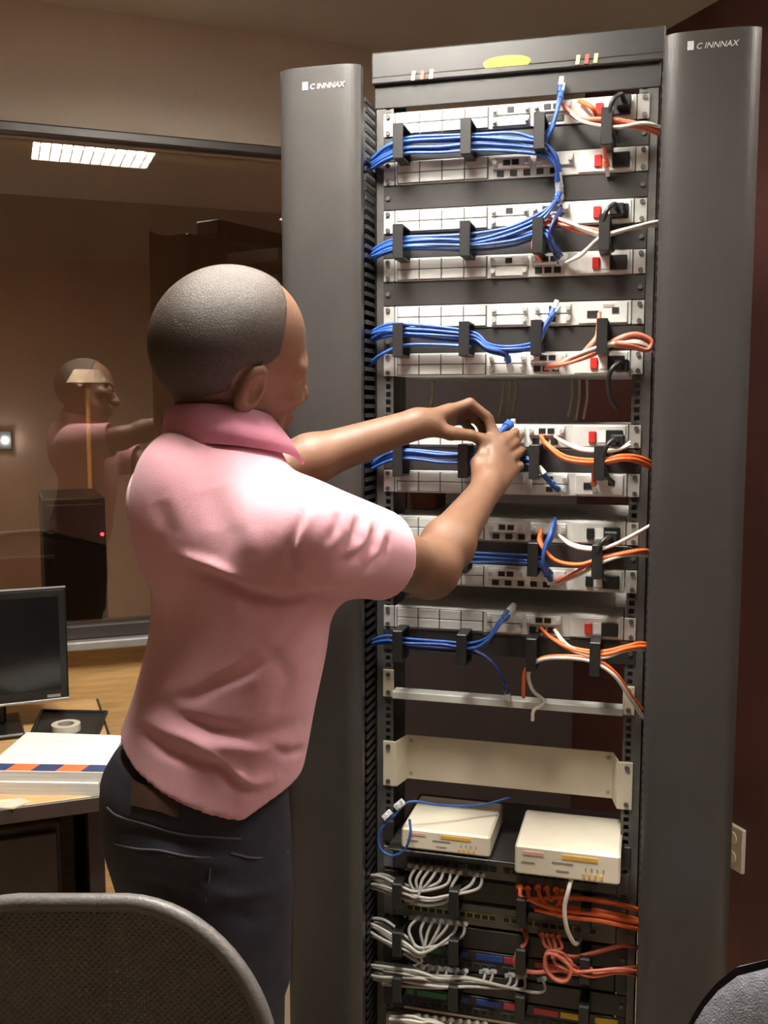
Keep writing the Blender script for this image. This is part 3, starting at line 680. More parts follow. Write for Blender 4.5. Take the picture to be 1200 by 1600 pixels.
def drop(lab, ports, trunk, m, r=.0032, y_off=0):
    for k, (x, y) in enumerate(ports):
        f = k/max(1, len(ports)-1) - .5
        off = Vector((0, .010*math.cos(k*2.3), .018*math.sin(k*2.3+1)))
        T = [rk(px, py, Y)+off*sc for px, py, Y, sc in trunk]
        e = rk(x, y, -.010)
        cord(lab, OG, list(reversed(T)) + [rk(x+6, y+26, -.05), rk(x+1, y+10, -.038), e+Vector((0, -.014, -.002))], m, r, True)
drop('orange cord of the thick bundle under the beige switch', [(812, 1378), (824, 1380), (840, 1378), (854, 1380), (868, 1382), (878, 1384)],
     [(868, 1416, -.055, .8), (900, 1420, -.058, 1), (935, 1424, -.058, 1), (975, 1432, -.05, 1), (1004, 1440, -.02, .9), (1040, 1450, .03, .5)], 'orange_cable', .0042)
oc('orange cord lowest in the bundle under the beige switch', [(838, 1420, -.03), (868, 1425, -.05), (900, 1423, -.055), (935, 1428, -.058), (975, 1436, -.05), (1004, 1443, -.02), (1040, 1452, .03)], 3, 'orange_cable', spread=.006, r=.0042)
drop('salmon cord gathered from the yellowish switch to the duct', [(846, 1452), (854, 1453), (862, 1454), (872, 1455)],
     [(868, 1500, -.055, .8), (895, 1512, -.058, 1), (930, 1510, -.058, 1.3), (970, 1505, -.05, 1.6), (1003, 1510, -.02, 1.6), (1040, 1515, .03, .8)], 'salmon_cable')
oc('salmon cord looping below the yellowish switch', [(1040, 1512, .03), (1003, 1512, -.02), (960, 1518, -.05), (925, 1522, -.058), (895, 1512, -.058), (880, 1495, -.06), (856, 1488, -.06), (852, 1510, -.06), (868, 1530, -.06), (888, 1528, -.06), (893, 1508, -.06), (872, 1490, -.055), (866, 1466, -.03)], 3, spread=.009, r=.0032)
oc('salmon cord hanging beside the ring under the yellowish switch', [(818, 1452, -.012), (822, 1470, -.045), (808, 1490, -.05), (805, 1510, -.04), (835, 1520, -.05), (880, 1516, -.055), (925, 1515, -.058)], 2, spread=.004, r=.0032)
cord('thick white cord looping down from the forward beige switch', OG, [rk(893, 1372, -.09), rk(888, 1392, -.10), rk(882, 1420, -.10), rk(886, 1452, -.095), rk(898, 1474, -.07), rk(906, 1468, -.03), rk(905, 1462, -.01)], 'white_cable', .0042, name='white_cord')
# ================================================================== desk and what stands on it
# frame of the room: the desk runs along the window wall
DZ = .74
dk = thing('office_desk', 'wooden office desk with dark edge under the window', 'desk', (0, 0, 0), R2)
D_T0, D_T1, D_N0, D_N1 = -1.75, .20, 1.97, 2.66
MB().box(D_T0, D_T1, D_N0+.004, D_N1, DZ-.026, DZ, .002).build('desk_top', 'desk_wood', dk)
MB().box(D_T0, D_T1, D_N0-.004, D_N0+.004, DZ-.03, DZ+.0005, .0015).box(D_T1-.0, D_T1+.006, D_N0-.004, D_N1, DZ-.03, DZ+.0005, .0015).build('edge_band', 'desk_edge', dk)
MB().box(D_T0+.02, D_T0+.05, D_N0+.05, D_N1-.02, 0, DZ-.026).build('end_panel', 'desk_wood', dk)
MB().box(D_T1-.07, D_T1-.04, D_N0+.06, D_N1-.02, 0, DZ-.026).build('end_panel', 'desk_edge', dk)
MB().box(D_T0+.05, D_T1-.07, D_N1-.06, D_N1-.042, .25, DZ-.026).build('modesty_panel', 'desk_wood', dk)
pd = thing('drawer_pedestal', 'dark drawer pedestal under the end of the wooden desk', 'cabinet', (-.18, D_N0+.09, 0), R2)
MB().box(-.2, .26, .012, .5, .03, .66, .004).build('body', 'desk_edge', pd)
for k in range(3):
    d = boxp('drawer', (.44, .016, .195), 'desk_edge', pd, (.03, .004, .135+k*.205), .002); boxp('handle', (.12, .012, .012), 'chair_plastic', d, (0, -.012, .04), .003)
for sx in (-.16, .22):
    for sy in (.05, .46): cylp('caster', .016, .03, 'chair_plastic', pd, (sx, sy, .016), 'X')
def c2r(v): return CR @ v
# flat monitor, switched off, cut by the picture's edge
pr_, pl_ = c2r(atD(105, 1010, 2.34)), c2r(atD(-150, 1010, 2.20))
mid = (pr_+pl_)/2; ang = math.atan2(pr_.y-pl_.y, pr_.x-pl_.x); W_ = (pr_-pl_).length
mz0, mz1 = atD(60, 1098, 2.31).z, atD(60, 922, 2.31).z
mo = thing('computer_monitor', 'black switched-off flat monitor on the desk before the window', 'monitor', (mid.x, mid.y, DZ), R2 @ Matrix.Identity(4))
mo.matrix_world = R2 @ Matrix.Translation((mid.x, mid.y, DZ)) @ Matrix.Rotation(ang, 4, 'Z')
a, b = mz0-DZ, mz1-DZ; hw = W_/2
MB().box(-hw, hw, 0, .03, a, b, .004).build('housing', 'monitor_black', mo)
MB().box(-hw+.018, hw-.018, -.002, .001, a+.03, b-.018).build('screen', 'screen_off', mo)
MB().box(-hw, hw, -.003, 0, a, a+.006, .001).build('lower_trim', 'silver_trim', mo); MB().box(-hw, hw, .0, .01, b, b+.004, .001).build('upper_trim', 'silver_trim', mo)
MB().box(hw-.05, hw-.02, -.004, 0, a+.010, a+.016).build('button', 'silver_trim', mo)
MB().box(-.035, .035, .03, .06, .01, b-.1, .006).build('neck', 'monitor_black', mo)
MB().box(-.10, .07, -.06, .12, 0, .012, .004).build('foot', 'monitor_black', mo)
# black tray with a roll of tape in front of the monitor
ca, cb, cc_, cd_ = [c2r(atZ(*q, DZ+.012)) for q in ((48, 1149), (150, 1148), (166, 1112), (66, 1110))]
tr = thing('document_tray', 'flat black document tray on the desk behind the booklets', 'tray', (cb.x, cb.y, DZ), R2)
P = [(v.x-cb.x, v.y-cb.y) for v in (ca, cb, cc_, cd_)]
MB().prism(P, 2, 0, .010).build('base', 'plastic_black', tr)
for i in range(4):
    p_, q_ = Vector((*P[i], 0)), Vector((*P[(i+1) % 4], 0))
    MB().tube([p_+Vector((0, 0, .011)), q_+Vector((0, 0, .011))], .005, 6).build('rim', 'plastic_black', tr)
c = c2r(atZ(103, 1132, DZ+.024))
tp = thing('tape_roll', 'cream roll of tape lying in the black tray', 'tape', (c.x, c.y, DZ+.0102), R2)
def ring(r0, r1, h0, h1, n=28):
    m_ = MB(); vs = []
    for r, z in ((r0, h0), (r1, h0), (r1, h1), (r0, h1)):
        vs += [(r*math.cos(2*math.pi*k/n), r*math.sin(2*math.pi*k/n), z) for k in range(n)]
    fs = []
    for j in range(4):
        for k in range(n): fs.append((j*n+k, j*n+(k+1) % n, ((j+1) % 4)*n+(k+1) % n, ((j+1) % 4)*n+k))
    return m_.add(vs, fs, False)
ring(.020, .033, 0, .016).build('tape', 'socket_cream', tp); ring(.0175, .0199, 0, .016).build('core', 'print_grey', tp)
# booklets: two stacked, the upper with an orange and navy printed band along its front edge
Q = [c2r(atZ(*q, DZ+.047)) for q in ((-28, 1204), (163, 1207), (194, 1149), (42, 1144))]
def booklet(label, Q, z0, z1, band, shrink=0, dx=0):
    o = thing('booklet', label, 'booklet', (Q[1].x, Q[1].y, z0), R2, group='booklets stacked on the desk')
    P = [Vector((v.x-Q[1].x+dx, v.y-Q[1].y, 0)) for v in Q]; h = z1-z0
    MB().prism([p.xy for p in P], 2, .0012, h-.0012).build('pages', 'paper_edge', o)
    MB().prism([p.xy for p in P], 2, h-.0012, h).build('front_cover', 'paper', o); MB().prism([p.xy for p in P], 2, 0, .0012).build('back_cover', 'paper', o)
    if band:
        u_, v_ = P[1]-P[0], P[3]-P[0]
        n = 5; nrm = -v_.normalized()*.0008
        for k in range(n):
            f0, f1 = -.02+k*.205, -.02+(k+1)*.205; sh = .03
            f0 = max(0, f0); f1 = min(1, f1)
            quad = [P[0]+u_*f0+v_*.01, P[0]+u_*f1+v_*.01, P[0]+u_*min(1, f1+sh)+v_*.17, P[0]+u_*min(1, f0+sh)+v_*.17]
            MB().prism([p.xy for p in quad], 2, h, h+.0004).build('cover_band', ('stripe_navy', 'stripe_orange')[(k+0) % 2], o)
        for k in range(4):
            a0 = P[0]+u_*.30+v_*(.45+.1*k); a1 = a0+u_*(.3+.1*(k % 2)); w_ = v_*.012
            MB().prism([p.xy for p in (a0, a1, a1+w_, a0+w_)], 2, h, h+.0003).build('print_line', 'paper_edge', o)
    return o
booklet('white booklet with a thick spine under the striped one', Q, DZ, DZ+.026, False, dx=-.012)
booklet('white booklet with an orange and navy striped band, on top of the other', Q, DZ+.0262, DZ+.047, True)
# loose orange folded sheet at the desk edge
e = [c2r(atZ(*q, DZ+.003)) for q in ((-30, 1262), (20, 1262), (48, 1252), (30, 1246), (-20, 1250))]
ns = thing('folded_sheet', 'folded cream leaflet at the front edge of the desk', 'leaflet', (e[0].x, e[0].y, DZ), R2)
MB().prism([(v.x-e[0].x, v.y-e[0].y) for v in e], 2, 0, .0015).build('lower_fold', 'sticker_cream', ns)
MB().prism([(v.x-e[0].x, v.y-e[0].y) for v in (e[0], e[1], e[2], e[3])], 2, .0015, .003).build('upper_fold', 'socket_cream', ns)

# ================================================================== chairs in the foreground
def star_base(o, r=.30):
    for k in range(5):
        a = 2*math.pi*k/5+.3; d = Vector((math.cos(a), math.sin(a), 0))
        MB().tube([d*.03+Vector((0, 0, .11)), d*r*.6+Vector((0, 0, .09)), d*r+Vector((0, 0, .07))], [.022, .018, .014], 8).build('leg', 'chair_plastic', o)
        c_ = d*r; t_ = Vector((-d.y, d.x, 0))
        MB().cyl(c_+Vector((0, 0, .028))-t_*.02, c_+Vector((0, 0, .028))+t_*.02, .028, n=14).cyl(c_+Vector((0, 0, .03)), c_+Vector((0, 0, .08)), .008, n=8).build('caster', 'plastic_black', o)
    MB().cyl((0, 0, .09), (0, 0, .40), .026, .022, n=14).build('gas_column', 'chair_plastic', o)
    MB().box(-.10, .10, -.10, .10, .40, .425, .005).build('seat_plate', 'chair_plastic', o)
def rrect(w_, h, r, n=16):                    # rounded outline in (x, z), bottom at 0; upper corners rounder
    pts = []
    for cx, cz, a0, rr in ((w_-r, h-r, 0, r), (-w_+r, h-r, 90, r), (-w_+.06, .06, 180, .06), (w_-.06, .06, 270, .06)):
        for k in range(n+1):
            a = math.radians(a0+90*k/n); pts.append((cx+rr*math.cos(a), cz+rr*math.sin(a)))
    return pts
def panel_grid(outline, cur, y0, nx=24, nz=24, crown=0):
    """curved sheet filling a rounded outline (point lists by rows)"""
    zs = [p[1] for p in outline]; z0, z1 = min(zs), max(zs); rows = []
    for j in range(nz+1):
        z = z0 + (z1-z0)*j/nz; zz = min(max(z, z0+1e-5), z1-1e-5); xs = []
        for i in range(len(outline)):
            a, b = outline[i], outline[(i+1) % len(outline)]
            if (a[1]-zz)*(b[1]-zz) <= 0 and a[1] != b[1]: xs.append(a[0]+(b[0]-a[0])*(zz-a[1])/(b[1]-a[1]))
        xa, xb = min(xs), max(xs)
        rows.append([(xa+(xb-xa)*i/nx, y0+cur(xa+(xb-xa)*i/nx, z), z) for i in range(nx+1)])
    return rows
def mesh_chair():
    top = atD(105, 1399, 1.0)
    o = thing('mesh_office_chair', 'dark mesh-backed office chair with rounded back behind the technician', 'chair')
    c_ = atD(120, 1399, 1.0)
    o.matrix_world = M_CAM @ Matrix.Translation((c_.x-.004, .80, 0)) @ Matrix.Rotation(math.radians(180), 4, 'Z')
    H = top.z-.006; hb = .52; w_ = .212
    cur = lambda x, z: -.20 + 1.1*x*x*.9 + .10*((hb-z)/hb)**2*.3 - .00
    ol = rrect(w_, hb, .155)
    fr = [Vector((x, cur(x, z), H-hb+z)) for x, z in ol]
    MB().tube(fr, .0095, 10, closed=True).build('back_frame', 'chair_frame', o)
    rows = panel_grid(ol, cur, .0)
    b_ = MB(); vs = [(x, y, H-hb+z) for r in rows for x, y, z in r]; n = len(rows[0])
    b_.add(vs, [(j*n+i, j*n+i+1, (j+1)*n+i+1, (j+1)*n+i) for j in range(len(rows)-1) for i in range(n-1)], True)
    b_.build('mesh_back', 'chair_mesh', o)
    MB().tube(spline([(0, -.12, .42), (0, -.24, .44), (0, -.235, .60), (0, -.19, H-hb+.10), (0, -.188, H-hb+.2)], 6), .022, 8).build('back_support', 'chair_plastic', o)
    MB().box(-.24, .24, -.20, .27, .425, .49, .02).build('seat', 'chair_fabric', o)
    for s in (-1, 1):
        ar = MB().tube(spline([(s*.20, .0, .44), (s*.275, .0, .46), (s*.28, .0, .64)], 6), .016, 8).build('arm_support', 'chair_plastic', o)
        MB().box(s*.28-.035, s*.28+.035, -.13, .13, .64, .665, .01).build('armrest', 'chair_plastic', o)
    star_base(o)
mesh_chair()
def fabric_chair():
    o = thing('fabric_office_chair', 'blue grey fabric office chair with rounded back near the maroon wall', 'chair')
    c_ = atD(1185, 1494, .95)
    o.matrix_world = M_CAM @ Matrix.Translation((c_.x+.062, 1.12, 0)) @ Matrix.Rotation(math.radians(-12), 4, 'Z')
    H, hb, w_ = c_.z, .42, .082
    cur = lambda x, z: -.18 + .5*x*x
    ol = [(w_*1.35*math.cos(a)*(1 if math.sin(a) < 0 else 1), (hb/2)*(1+math.sin(a))) for a in [2*math.pi*k/40 for k in range(40)]]
    rows = panel_grid(ol, cur, 0, 18, 22)
    vs = []; n = len(rows[0]); nr = len(rows)
    for sgn in (-1, 1):
        for r in rows:
            xa, xb = r[0][0], r[-1][0]
            for x, y, z in r:
                e_ = max(0, 1-((x-(xa+xb)/2)/max(1e-4, w_*1.36))**2-((z-hb/2)/(hb/2+.002))**2); th = .05*e_**.5
                vs.append((x, y+sgn*th, H-hb+z))
    fs = []
    for q in (0, 1):
        for j in range(nr-1):
            for i in range(n-1):
                f = [q*n*nr+j*n+i, q*n*nr+j*n+i+1, q*n*nr+(j+1)*n+i+1, q*n*nr+(j+1)*n+i]; fs.append(tuple(f if q else f[::-1]))
    MB().add(vs, fs, True).build('backrest', 'chair_fabric', o)
    MB().tube(spline([(0, -.08, .42), (0, -.22, .43), (0, -.225, .6), (0, -.20, H-hb*.6)], 6), .018, 8).build('back_support', 'chair_plastic', o)
    MB().box(-.22, .22, -.18, .26, .425, .50, .025).build('seat', 'chair_fabric', o)
    star_base(o)
fabric_chair()
# ================================================================== the technician (implicit surfaces meshed by surface nets)
def V3(*a): return np.array(a, np.float32)
def nv(v): return np.array(v[:], np.float32)
def smin(a, b, k):
    h = np.clip(.5+.5*(b-a)/k, 0, 1); return b*(1-h)+a*h-k*h*(1-h)
def cap(P, a, b, ra, rb):
    a, b = nv(a), nv(b); d = b-a; t = np.clip((P-a)@d/max(1e-9, d@d), 0, 1)
    return np.linalg.norm(P-a-t[:, None]*d, axis=1) - (ra+(rb-ra)*t)
def chain(P, pts, rs, k=.004):
    d = None
    for i in range(len(pts)-1):
        e = cap(P, pts[i], pts[i+1], rs[i], rs[i+1]); d = e if d is None else smin(d, e, k)
    return d
def ell(P, c, ax, r):
    q = (P-nv(c))@np.array(ax, np.float32).T; r = np.array(r, np.float32)
    k0 = np.linalg.norm(q/r, axis=1); k1 = np.linalg.norm(q/(r*r), axis=1)+1e-9
    return k0*(k0-1)/k1
def loft(P, tab, fr, rt, pw=2.2):
    """elliptic sections by height: rows z, centre x, centre y, half breadth (along rt), half depth (along fr)"""
    tab = np.array(tab, np.float64); o = np.argsort(tab[:, 0]); tab = tab[o]
    zz = np.linspace(tab[0, 0], tab[-1, 0], 80); S = []
    for c in range(1, 5):
        y = np.interp(zz, tab[:, 0], tab[:, c]); 
        for _ in range(12): y[1:-1] = .25*y[:-2]+.5*y[1:-1]+.25*y[2:]
        S.append(np.interp(P[:, 2], zz, y))
    dx, dy = P[:, 0]-S[0], P[:, 1]-S[1]
    u = np.abs(dx*rt[0]+dy*rt[1])/S[2]; v = np.abs(dx*fr[0]+dy*fr[1])/S[3]
    d = ((u**pw+v**pw)**(1/pw)-1)*np.minimum(S[2], S[3])
    return np.maximum(d, np.maximum(tab[0, 0]-P[:, 2], P[:, 2]-tab[-1, 0]))
def surfnet(f, lo, hi, h):
    lo = np.array(lo, np.float64); B = 4
    n = (np.ceil((np.array(hi)-lo)/h/B).astype(int)+1)*B
    nb = n//B
    ctr = np.stack(np.meshgrid(*[lo[i]+(np.arange(nb[i])*B+(B-1)/2)*h for i in range(3)], indexing='ij'), -1).reshape(-1, 3).astype(np.float32)
    dc = f(ctr); act = np.abs(dc) < h*B*1.9
    D = np.where(dc > 0, 1., -1.).astype(np.float32).reshape(nb)
    D = np.repeat(np.repeat(np.repeat(D, B, 0), B, 1), B, 2)
    ai = np.stack(np.unravel_index(np.nonzero(act)[0], nb), 1)*B
    off = np.stack(np.meshgrid(*[np.arange(B)]*3, indexing='ij'), -1).reshape(-1, 3)
    idx = (ai[:, None, :]+off[None]).reshape(-1, 3)
    P = (lo+idx*h).astype(np.float32); vals = np.empty(len(P), np.float32)
    for s in range(0, len(P), 400000): vals[s:s+400000] = f(P[s:s+400000])
    D[idx[:, 0], idx[:, 1], idx[:, 2]] = vals
    sg = D < 0
    c = np.zeros(np.array(D.shape)-1, np.int8)
    for a in (0, 1):
        for b in (0, 1):
            for e in (0, 1): c += sg[a:D.shape[0]-1+a, b:D.shape[1]-1+b, e:D.shape[2]-1+e]
    cells = np.argwhere((c > 0) & (c < 8)); cid = -np.ones(c.shape, np.int32); cid[tuple(cells.T)] = np.arange(len(cells))
    acc = np.zeros((len(cells), 3)); cnt = np.zeros(len(cells))
    corners = [(a, b, e) for a in (0, 1) for b in (0, 1) for e in (0, 1)]
    for i in corners:
        for ax in range(3):
            if i[ax]: continue
            j = list(i); j[ax] = 1
            d0 = D[tuple((cells+i).T)]; d1 = D[tuple((cells+j).T)]; m = (d0 < 0) != (d1 < 0)
            t = np.where(m, d0/np.where(m, d0-d1, 1), 0)
            p = np.array(i, float)[None].repeat(len(cells), 0); p[:, ax] = t
            acc[m] += p[m]; cnt[m] += 1
    V = lo+(cells+acc/cnt[:, None])*h; Fs = []
    for ax in range(3):
        sl0 = [slice(None)]*3; sl1 = [slice(None)]*3; sl0[ax] = slice(0, -1); sl1[ax] = slice(1, None)
        a0, a1 = sg[tuple(sl0)], sg[tuple(sl1)]
        e = np.argwhere(a0 != a1); b, g = (ax+1) % 3, (ax+2) % 3
        ok = (e[:, b] > 0) & (e[:, g] > 0) & (e[:, b] < c.shape[b]) & (e[:, g] < c.shape[g]) & (e[:, ax] < c.shape[ax]); e = e[ok]
        q = []
        for db, dg in ((-1, -1), (0, -1), (0, 0), (-1, 0)):
            k = e.copy(); k[:, b] += db; k[:, g] += dg; q.append(cid[tuple(k.T)])
        q = np.stack(q, 1); flip = ~a0[tuple(e.T)]; q[flip] = q[flip][:, ::-1]; Fs.append(q)
    Fq = np.concatenate(Fs); Fq = Fq[(Fq >= 0).all(1)]
    return V, Fq
def relax(V, Fq, it=2, w_=.5):
    e = np.concatenate([Fq[:, [i, (i+1) % 4]] for i in range(4)])
    for _ in range(it):
        s = np.zeros_like(V); n = np.zeros(len(V)); np.add.at(s, e[:, 0], V[e[:, 1]]); np.add.at(n, e[:, 0], 1); np.add.at(s, e[:, 1], V[e[:, 0]]); np.add.at(n, e[:, 1], 1)
        V = V*(1-w_)+w_*s/np.maximum(n, 1)[:, None]
    return V
def normals(V, Fq):
    n = np.cross(V[Fq[:, 2]]-V[Fq[:, 0]], V[Fq[:, 3]]-V[Fq[:, 1]]); N = np.zeros_like(V)
    for i in range(4): np.add.at(N, Fq[:, i], n)
    return N/np.maximum(1e-9, np.linalg.norm(N, axis=1))[:, None]
def proj(V):
    cp, sp = math.cos(PITCH), math.sin(PITCH); z = V[:, 2]-CAM.z
    dep = V[:, 1]*cp-z*sp; up = V[:, 1]*sp+z*cp
    return 600+F*V[:, 0]/dep, 800-F*up/dep
def np_mesh(name, V, Fq, m, parent, midx=None):
    me = bpy.data.meshes.new(name); nv_, nf = len(V), len(Fq)
    me.vertices.add(nv_); me.vertices.foreach_set('co', V.astype(np.float32).ravel())
    me.loops.add(nf*4); me.loops.foreach_set('vertex_index', Fq.astype(np.int32).ravel())
    me.polygons.add(nf); me.polygons.foreach_set('loop_start', np.arange(0, nf*4, 4, dtype=np.int32))
    me.update(calc_edges=True); me.validate()
    me.polygons.foreach_set('use_smooth', np.ones(len(me.polygons), bool))
    for k in (m if isinstance(m, (list, tuple)) else [m]): me.materials.append(MATS[k])
    if midx is not None and len(me.polygons) == nf: me.polygons.foreach_set('material_index', midx.astype(np.int32))
    return link(name, me, m, parent)

PB = V3(-.262, 1.40, 0)                                # where the man stands (photographer's frame)
man = thing('person', 'person in pink polo shirt and dark jeans plugging a blue cord into the rack', 'person', M=M_CAM @ Matrix.Translation(PB.tolist()))
FA = math.radians(56)
FR = V3(math.sin(FA), math.cos(FA), 0); RT = V3(math.cos(FA), -math.sin(FA), 0); UP = V3(0, 0, 1)
def A(px, py, D): return nv(atD(px, py, D))
# head axes: turned, rolled towards the near shoulder, bowed a little
def axes(yaw, pitch, roll):
    f = V3(math.sin(yaw), math.cos(yaw), 0); r = V3(math.cos(yaw), -math.sin(yaw), 0); u = UP.copy()
    r, u = r*math.cos(roll)-u*math.sin(roll), u*math.cos(roll)+r*math.sin(roll)
    f, u = f*math.cos(pitch)-u*math.sin(pitch), u*math.cos(pitch)+f*math.sin(pitch)
    return f, r, u
HF, HR, HU = axes(math.radians(57), math.radians(6), math.radians(24)); HAX = [HF, HR, HU]
HC = A(362, 528, 1.40) - HU*.037 + HF*.010; HS = 1.07
def hp(f, r, u): return HC + (HF*f + HR*r + HU*u)*HS
# arm joints
SHR = A(495, 838, 1.285); ELR = A(672, 890, 1.50); WRR = A(757, 768, 1.72)
SHL = V3(-.318, 1.545, 1.368); ELL = A(412, 742, 1.67); WRL = A(652, 662, 1.745)
NB = V3(-.222, 1.405, 1.405)
BODY = [(.80, -.272, 1.395, .11, .08), (.90, -.272, 1.395, .12, .09), (1.0, -.252, 1.395, .125, .09), (1.1, -.232, 1.395, .14, .098), (1.2, -.212, 1.398, .148, .098),
        (1.3, -.222, 1.402, .152, .098), (1.36, -.23, 1.405, .13, .08), (1.42, -.226, 1.405, .095, .066)]
def head_sdf(P):
    P = ((P-HC)/HS+HC).astype(np.float32)
    d = head_unit(P)*HS
    return d
def head_unit(P):
    hp = lambda f, r, u: HC + HF*f + HR*r + HU*u
    d = ell(P, hp(-.010, 0, .035), HAX, (.101, .079, .091))
    d = smin(d, ell(P, hp(-.045, 0, .012), HAX, (.058, .068, .066)), .03)
    d = smin(d, ell(P, hp(.040, 0, -.028), HAX, (.054, .060, .082)), .03)
    d = smin(d, ell(P, hp(.048, 0, -.082), HAX, (.042, .044, .030)), .025)
    for s in (-1, 1):
        d = smin(d, cap(P, hp(.0, s*.056, -.035), hp(.05, s*.04, -.085), .018, .016), .025)
        d = smin(d, ell(P, hp(.066, s*.046, -.020), HAX, (.024, .020, .018)), .018)
        d = smin(d, cap(P, hp(.086, s*.014, .024), hp(.070, s*.05, .022), .012, .011), .014)
        d = np.maximum(d, -ell(P, hp(.100, s*.032, .004), HAX, (.016, .017, .012)))
        d = smin(d, ell(P, hp(.082, s*.032, .002), HAX, (.015, .016, .014)), .003)
        ea = [HF*.94+HR*s*-.25+HU*.2, HR*s*.95+HF*.25, HU]
        e = ell(P, hp(-.008, s*.083, -.002), [HF*.95-HU*.2, HR, HU*.95+HF*.2], (.019, .010, .034))
        e = np.maximum(e, -ell(P, hp(-.004, s*.094, .002), [HF*.95-HU*.2, HR, HU*.95+HF*.2], (.011, .009, .021)))
        d = smin(d, e, .006)
    d = smin(d, cap(P, hp(.092, 0, .008), hp(.114, 0, -.030), .008, .013), .012)
    for s in (-1, 1): d = smin(d, ell(P, hp(.104, s*.014, -.034), HAX, (.010, .009, .008)), .006)
    d = smin(d, cap(P, hp(.096, -.018, -.058), hp(.096, .018, -.058), .008, .008), .010)
    d = smin(d, cap(P, hp(.093, -.016, -.071), hp(.093, .016, -.071), .009, .009), .008)
    return d
def neck_sdf(P):
    return cap(P, NB+V3(0, 0, -.02), hp(-.022, 0, -.02), .060, .057)
# hands: joints read off the photograph, all in the photographer's frame
LH = dict(palm=[A(668, 660, 1.75), A(700, 650, 1.775)],
          f=[[A(703, 641, 1.778), A(734, 630, 1.79), A(760, 650, 1.80), A(769, 676, 1.80)],
             [A(704, 645, 1.795), A(736, 634, 1.812), A(764, 654, 1.822), A(774, 680, 1.82)],
             [A(703, 652, 1.808), A(732, 645, 1.828), A(752, 664, 1.836), A(756, 684, 1.832)],
             [A(700, 660, 1.818), A(722, 657, 1.838), A(736, 672, 1.842), A(738, 686, 1.838)]],
          r=[(.0105, .0098, .0088, .0072), (.0105, .0098, .0088, .0072), (.010, .0092, .0083, .007), (.009, .0082, .0074, .0062)],
          th=[A(678, 668, 1.748), A(704, 677, 1.755), A(735, 680, 1.775), A(766, 688, 1.795)], tr=(.016, .0125, .0102, .0078))
RH = dict(palm=[A(765, 752, 1.735), A(778, 716, 1.775)],
          f=[[A(770, 710, 1.775), A(787, 692, 1.795), A(797, 682, 1.81), A(806, 675, 1.818)],
             [A(783, 708, 1.785), A(803, 692, 1.812), A(809, 684, 1.835), A(798, 682, 1.85)],
             [A(794, 718, 1.790), A(812, 706, 1.815), A(815, 704, 1.84), A(800, 706, 1.85)],
             [A(800, 735, 1.785), A(811, 728, 1.805), A(812, 728, 1.828), A(800, 730, 1.838)]],
          r=[(.0115, .0100, .0088, .0074), (.0115, .0102, .0090, .0076), (.0112, .0098, .0086, .0074), (.0105, .0088, .0078, .0068)],
          th=[A(752, 752, 1.745), A(748, 724, 1.768), A(762, 703, 1.79), A(780, 688, 1.802)], tr=(.018, .0145, .011, .0082))
def hand_sdf(P, H, wr):
    p0, p1 = H['palm']; k1 = [f[0] for f in H['f']]
    d = cap(P, wr, p0, .0245, .023)
    for i, m in enumerate(k1):
        base = p0 + (m-p1)*.55
        d = smin(d, cap(P, base, m, .0150, .0125 if i < 3 else .0115), .012)
    for f, r in zip(H['f'], H['r']): d = smin(d, chain(P, f, r, .003), .004)
    d = smin(d, cap(P, H['th'][0], H['th'][1], H['tr'][0], H['tr'][1]), .012)
    d = smin(d, chain(P, H['th'][1:], H['tr'][1:], .003), .004)
    return d
def arm_sdf(P, sh, el, wr):
    d = cap(P, sh, el, .052, .040)
    md = el+(wr-el)*.3
    d = smin(d, cap(P, el, md, .038, .0405), .03)
    return smin(d, cap(P, md, wr, .0405, .0265), .02)
def body_sdf(P):
    d = loft(P, BODY, FR, RT)
    d = smin(d, neck_sdf(P), .03); d = smin(d, head_sdf(P), .014)
    d = smin(d, smin(arm_sdf(P, SHR, ELR, WRR), hand_sdf(P, RH, WRR), .012), .03)
    d = smin(d, smin(arm_sdf(P, SHL, ELL, WRL), hand_sdf(P, LH, WRL), .012), .03)
    return d
V, Q4 = surfnet(body_sdf, (-.48, 1.2, .78), (.32, 1.90, 1.74), .0030)
V = relax(V, Q4, 2, .4)
# eyes: dark iris painted by region material
cq = V[Q4].mean(1); mi = np.zeros(len(Q4), np.int32)
for s in (-1, 1):
    dd = np.linalg.norm(cq-hp(.095, s*.032, .002), axis=1); mi[dd < .0105] = 1; mi[dd < .0055] = 2
# fingernails
for H in (LH, RH):
    for f in H['f']+[H['th']]: pass
body = np_mesh('body', V-PB, Q4, ['skin', 'eye_white', 'eye_dark'], man, mi)

# cropped hair: thin cap following the skull
def hair_sdf(P):
    q = (P-HC)/HS; f, r, u = q@HF, q@HR, q@HU
    line = np.where(f > .03, .052+(f-.03)*.75, np.where(f > -.02, .000+(f+.02)*1.04, .0+(f+.02)*.80)) 
    reg = (line-u)*.8
    reg = np.maximum(reg, f-(.028+.12*np.clip(u-.08, 0, 1)-.15*np.clip(np.abs(r)-.045, 0, 1)))
    reg = np.maximum(reg, np.where(np.abs(r) > .06, .031-np.hypot(f+.002, u-.002), -1))
    return np.maximum(head_sdf(P)-.0022, np.maximum(reg, -.05-u))
V, Q4 = surfnet(hair_sdf, HC-.16, HC+.16, .003)
V = relax(V, Q4, 2, .4)
np_mesh('hair', V-PB, Q4, 'hair', man)

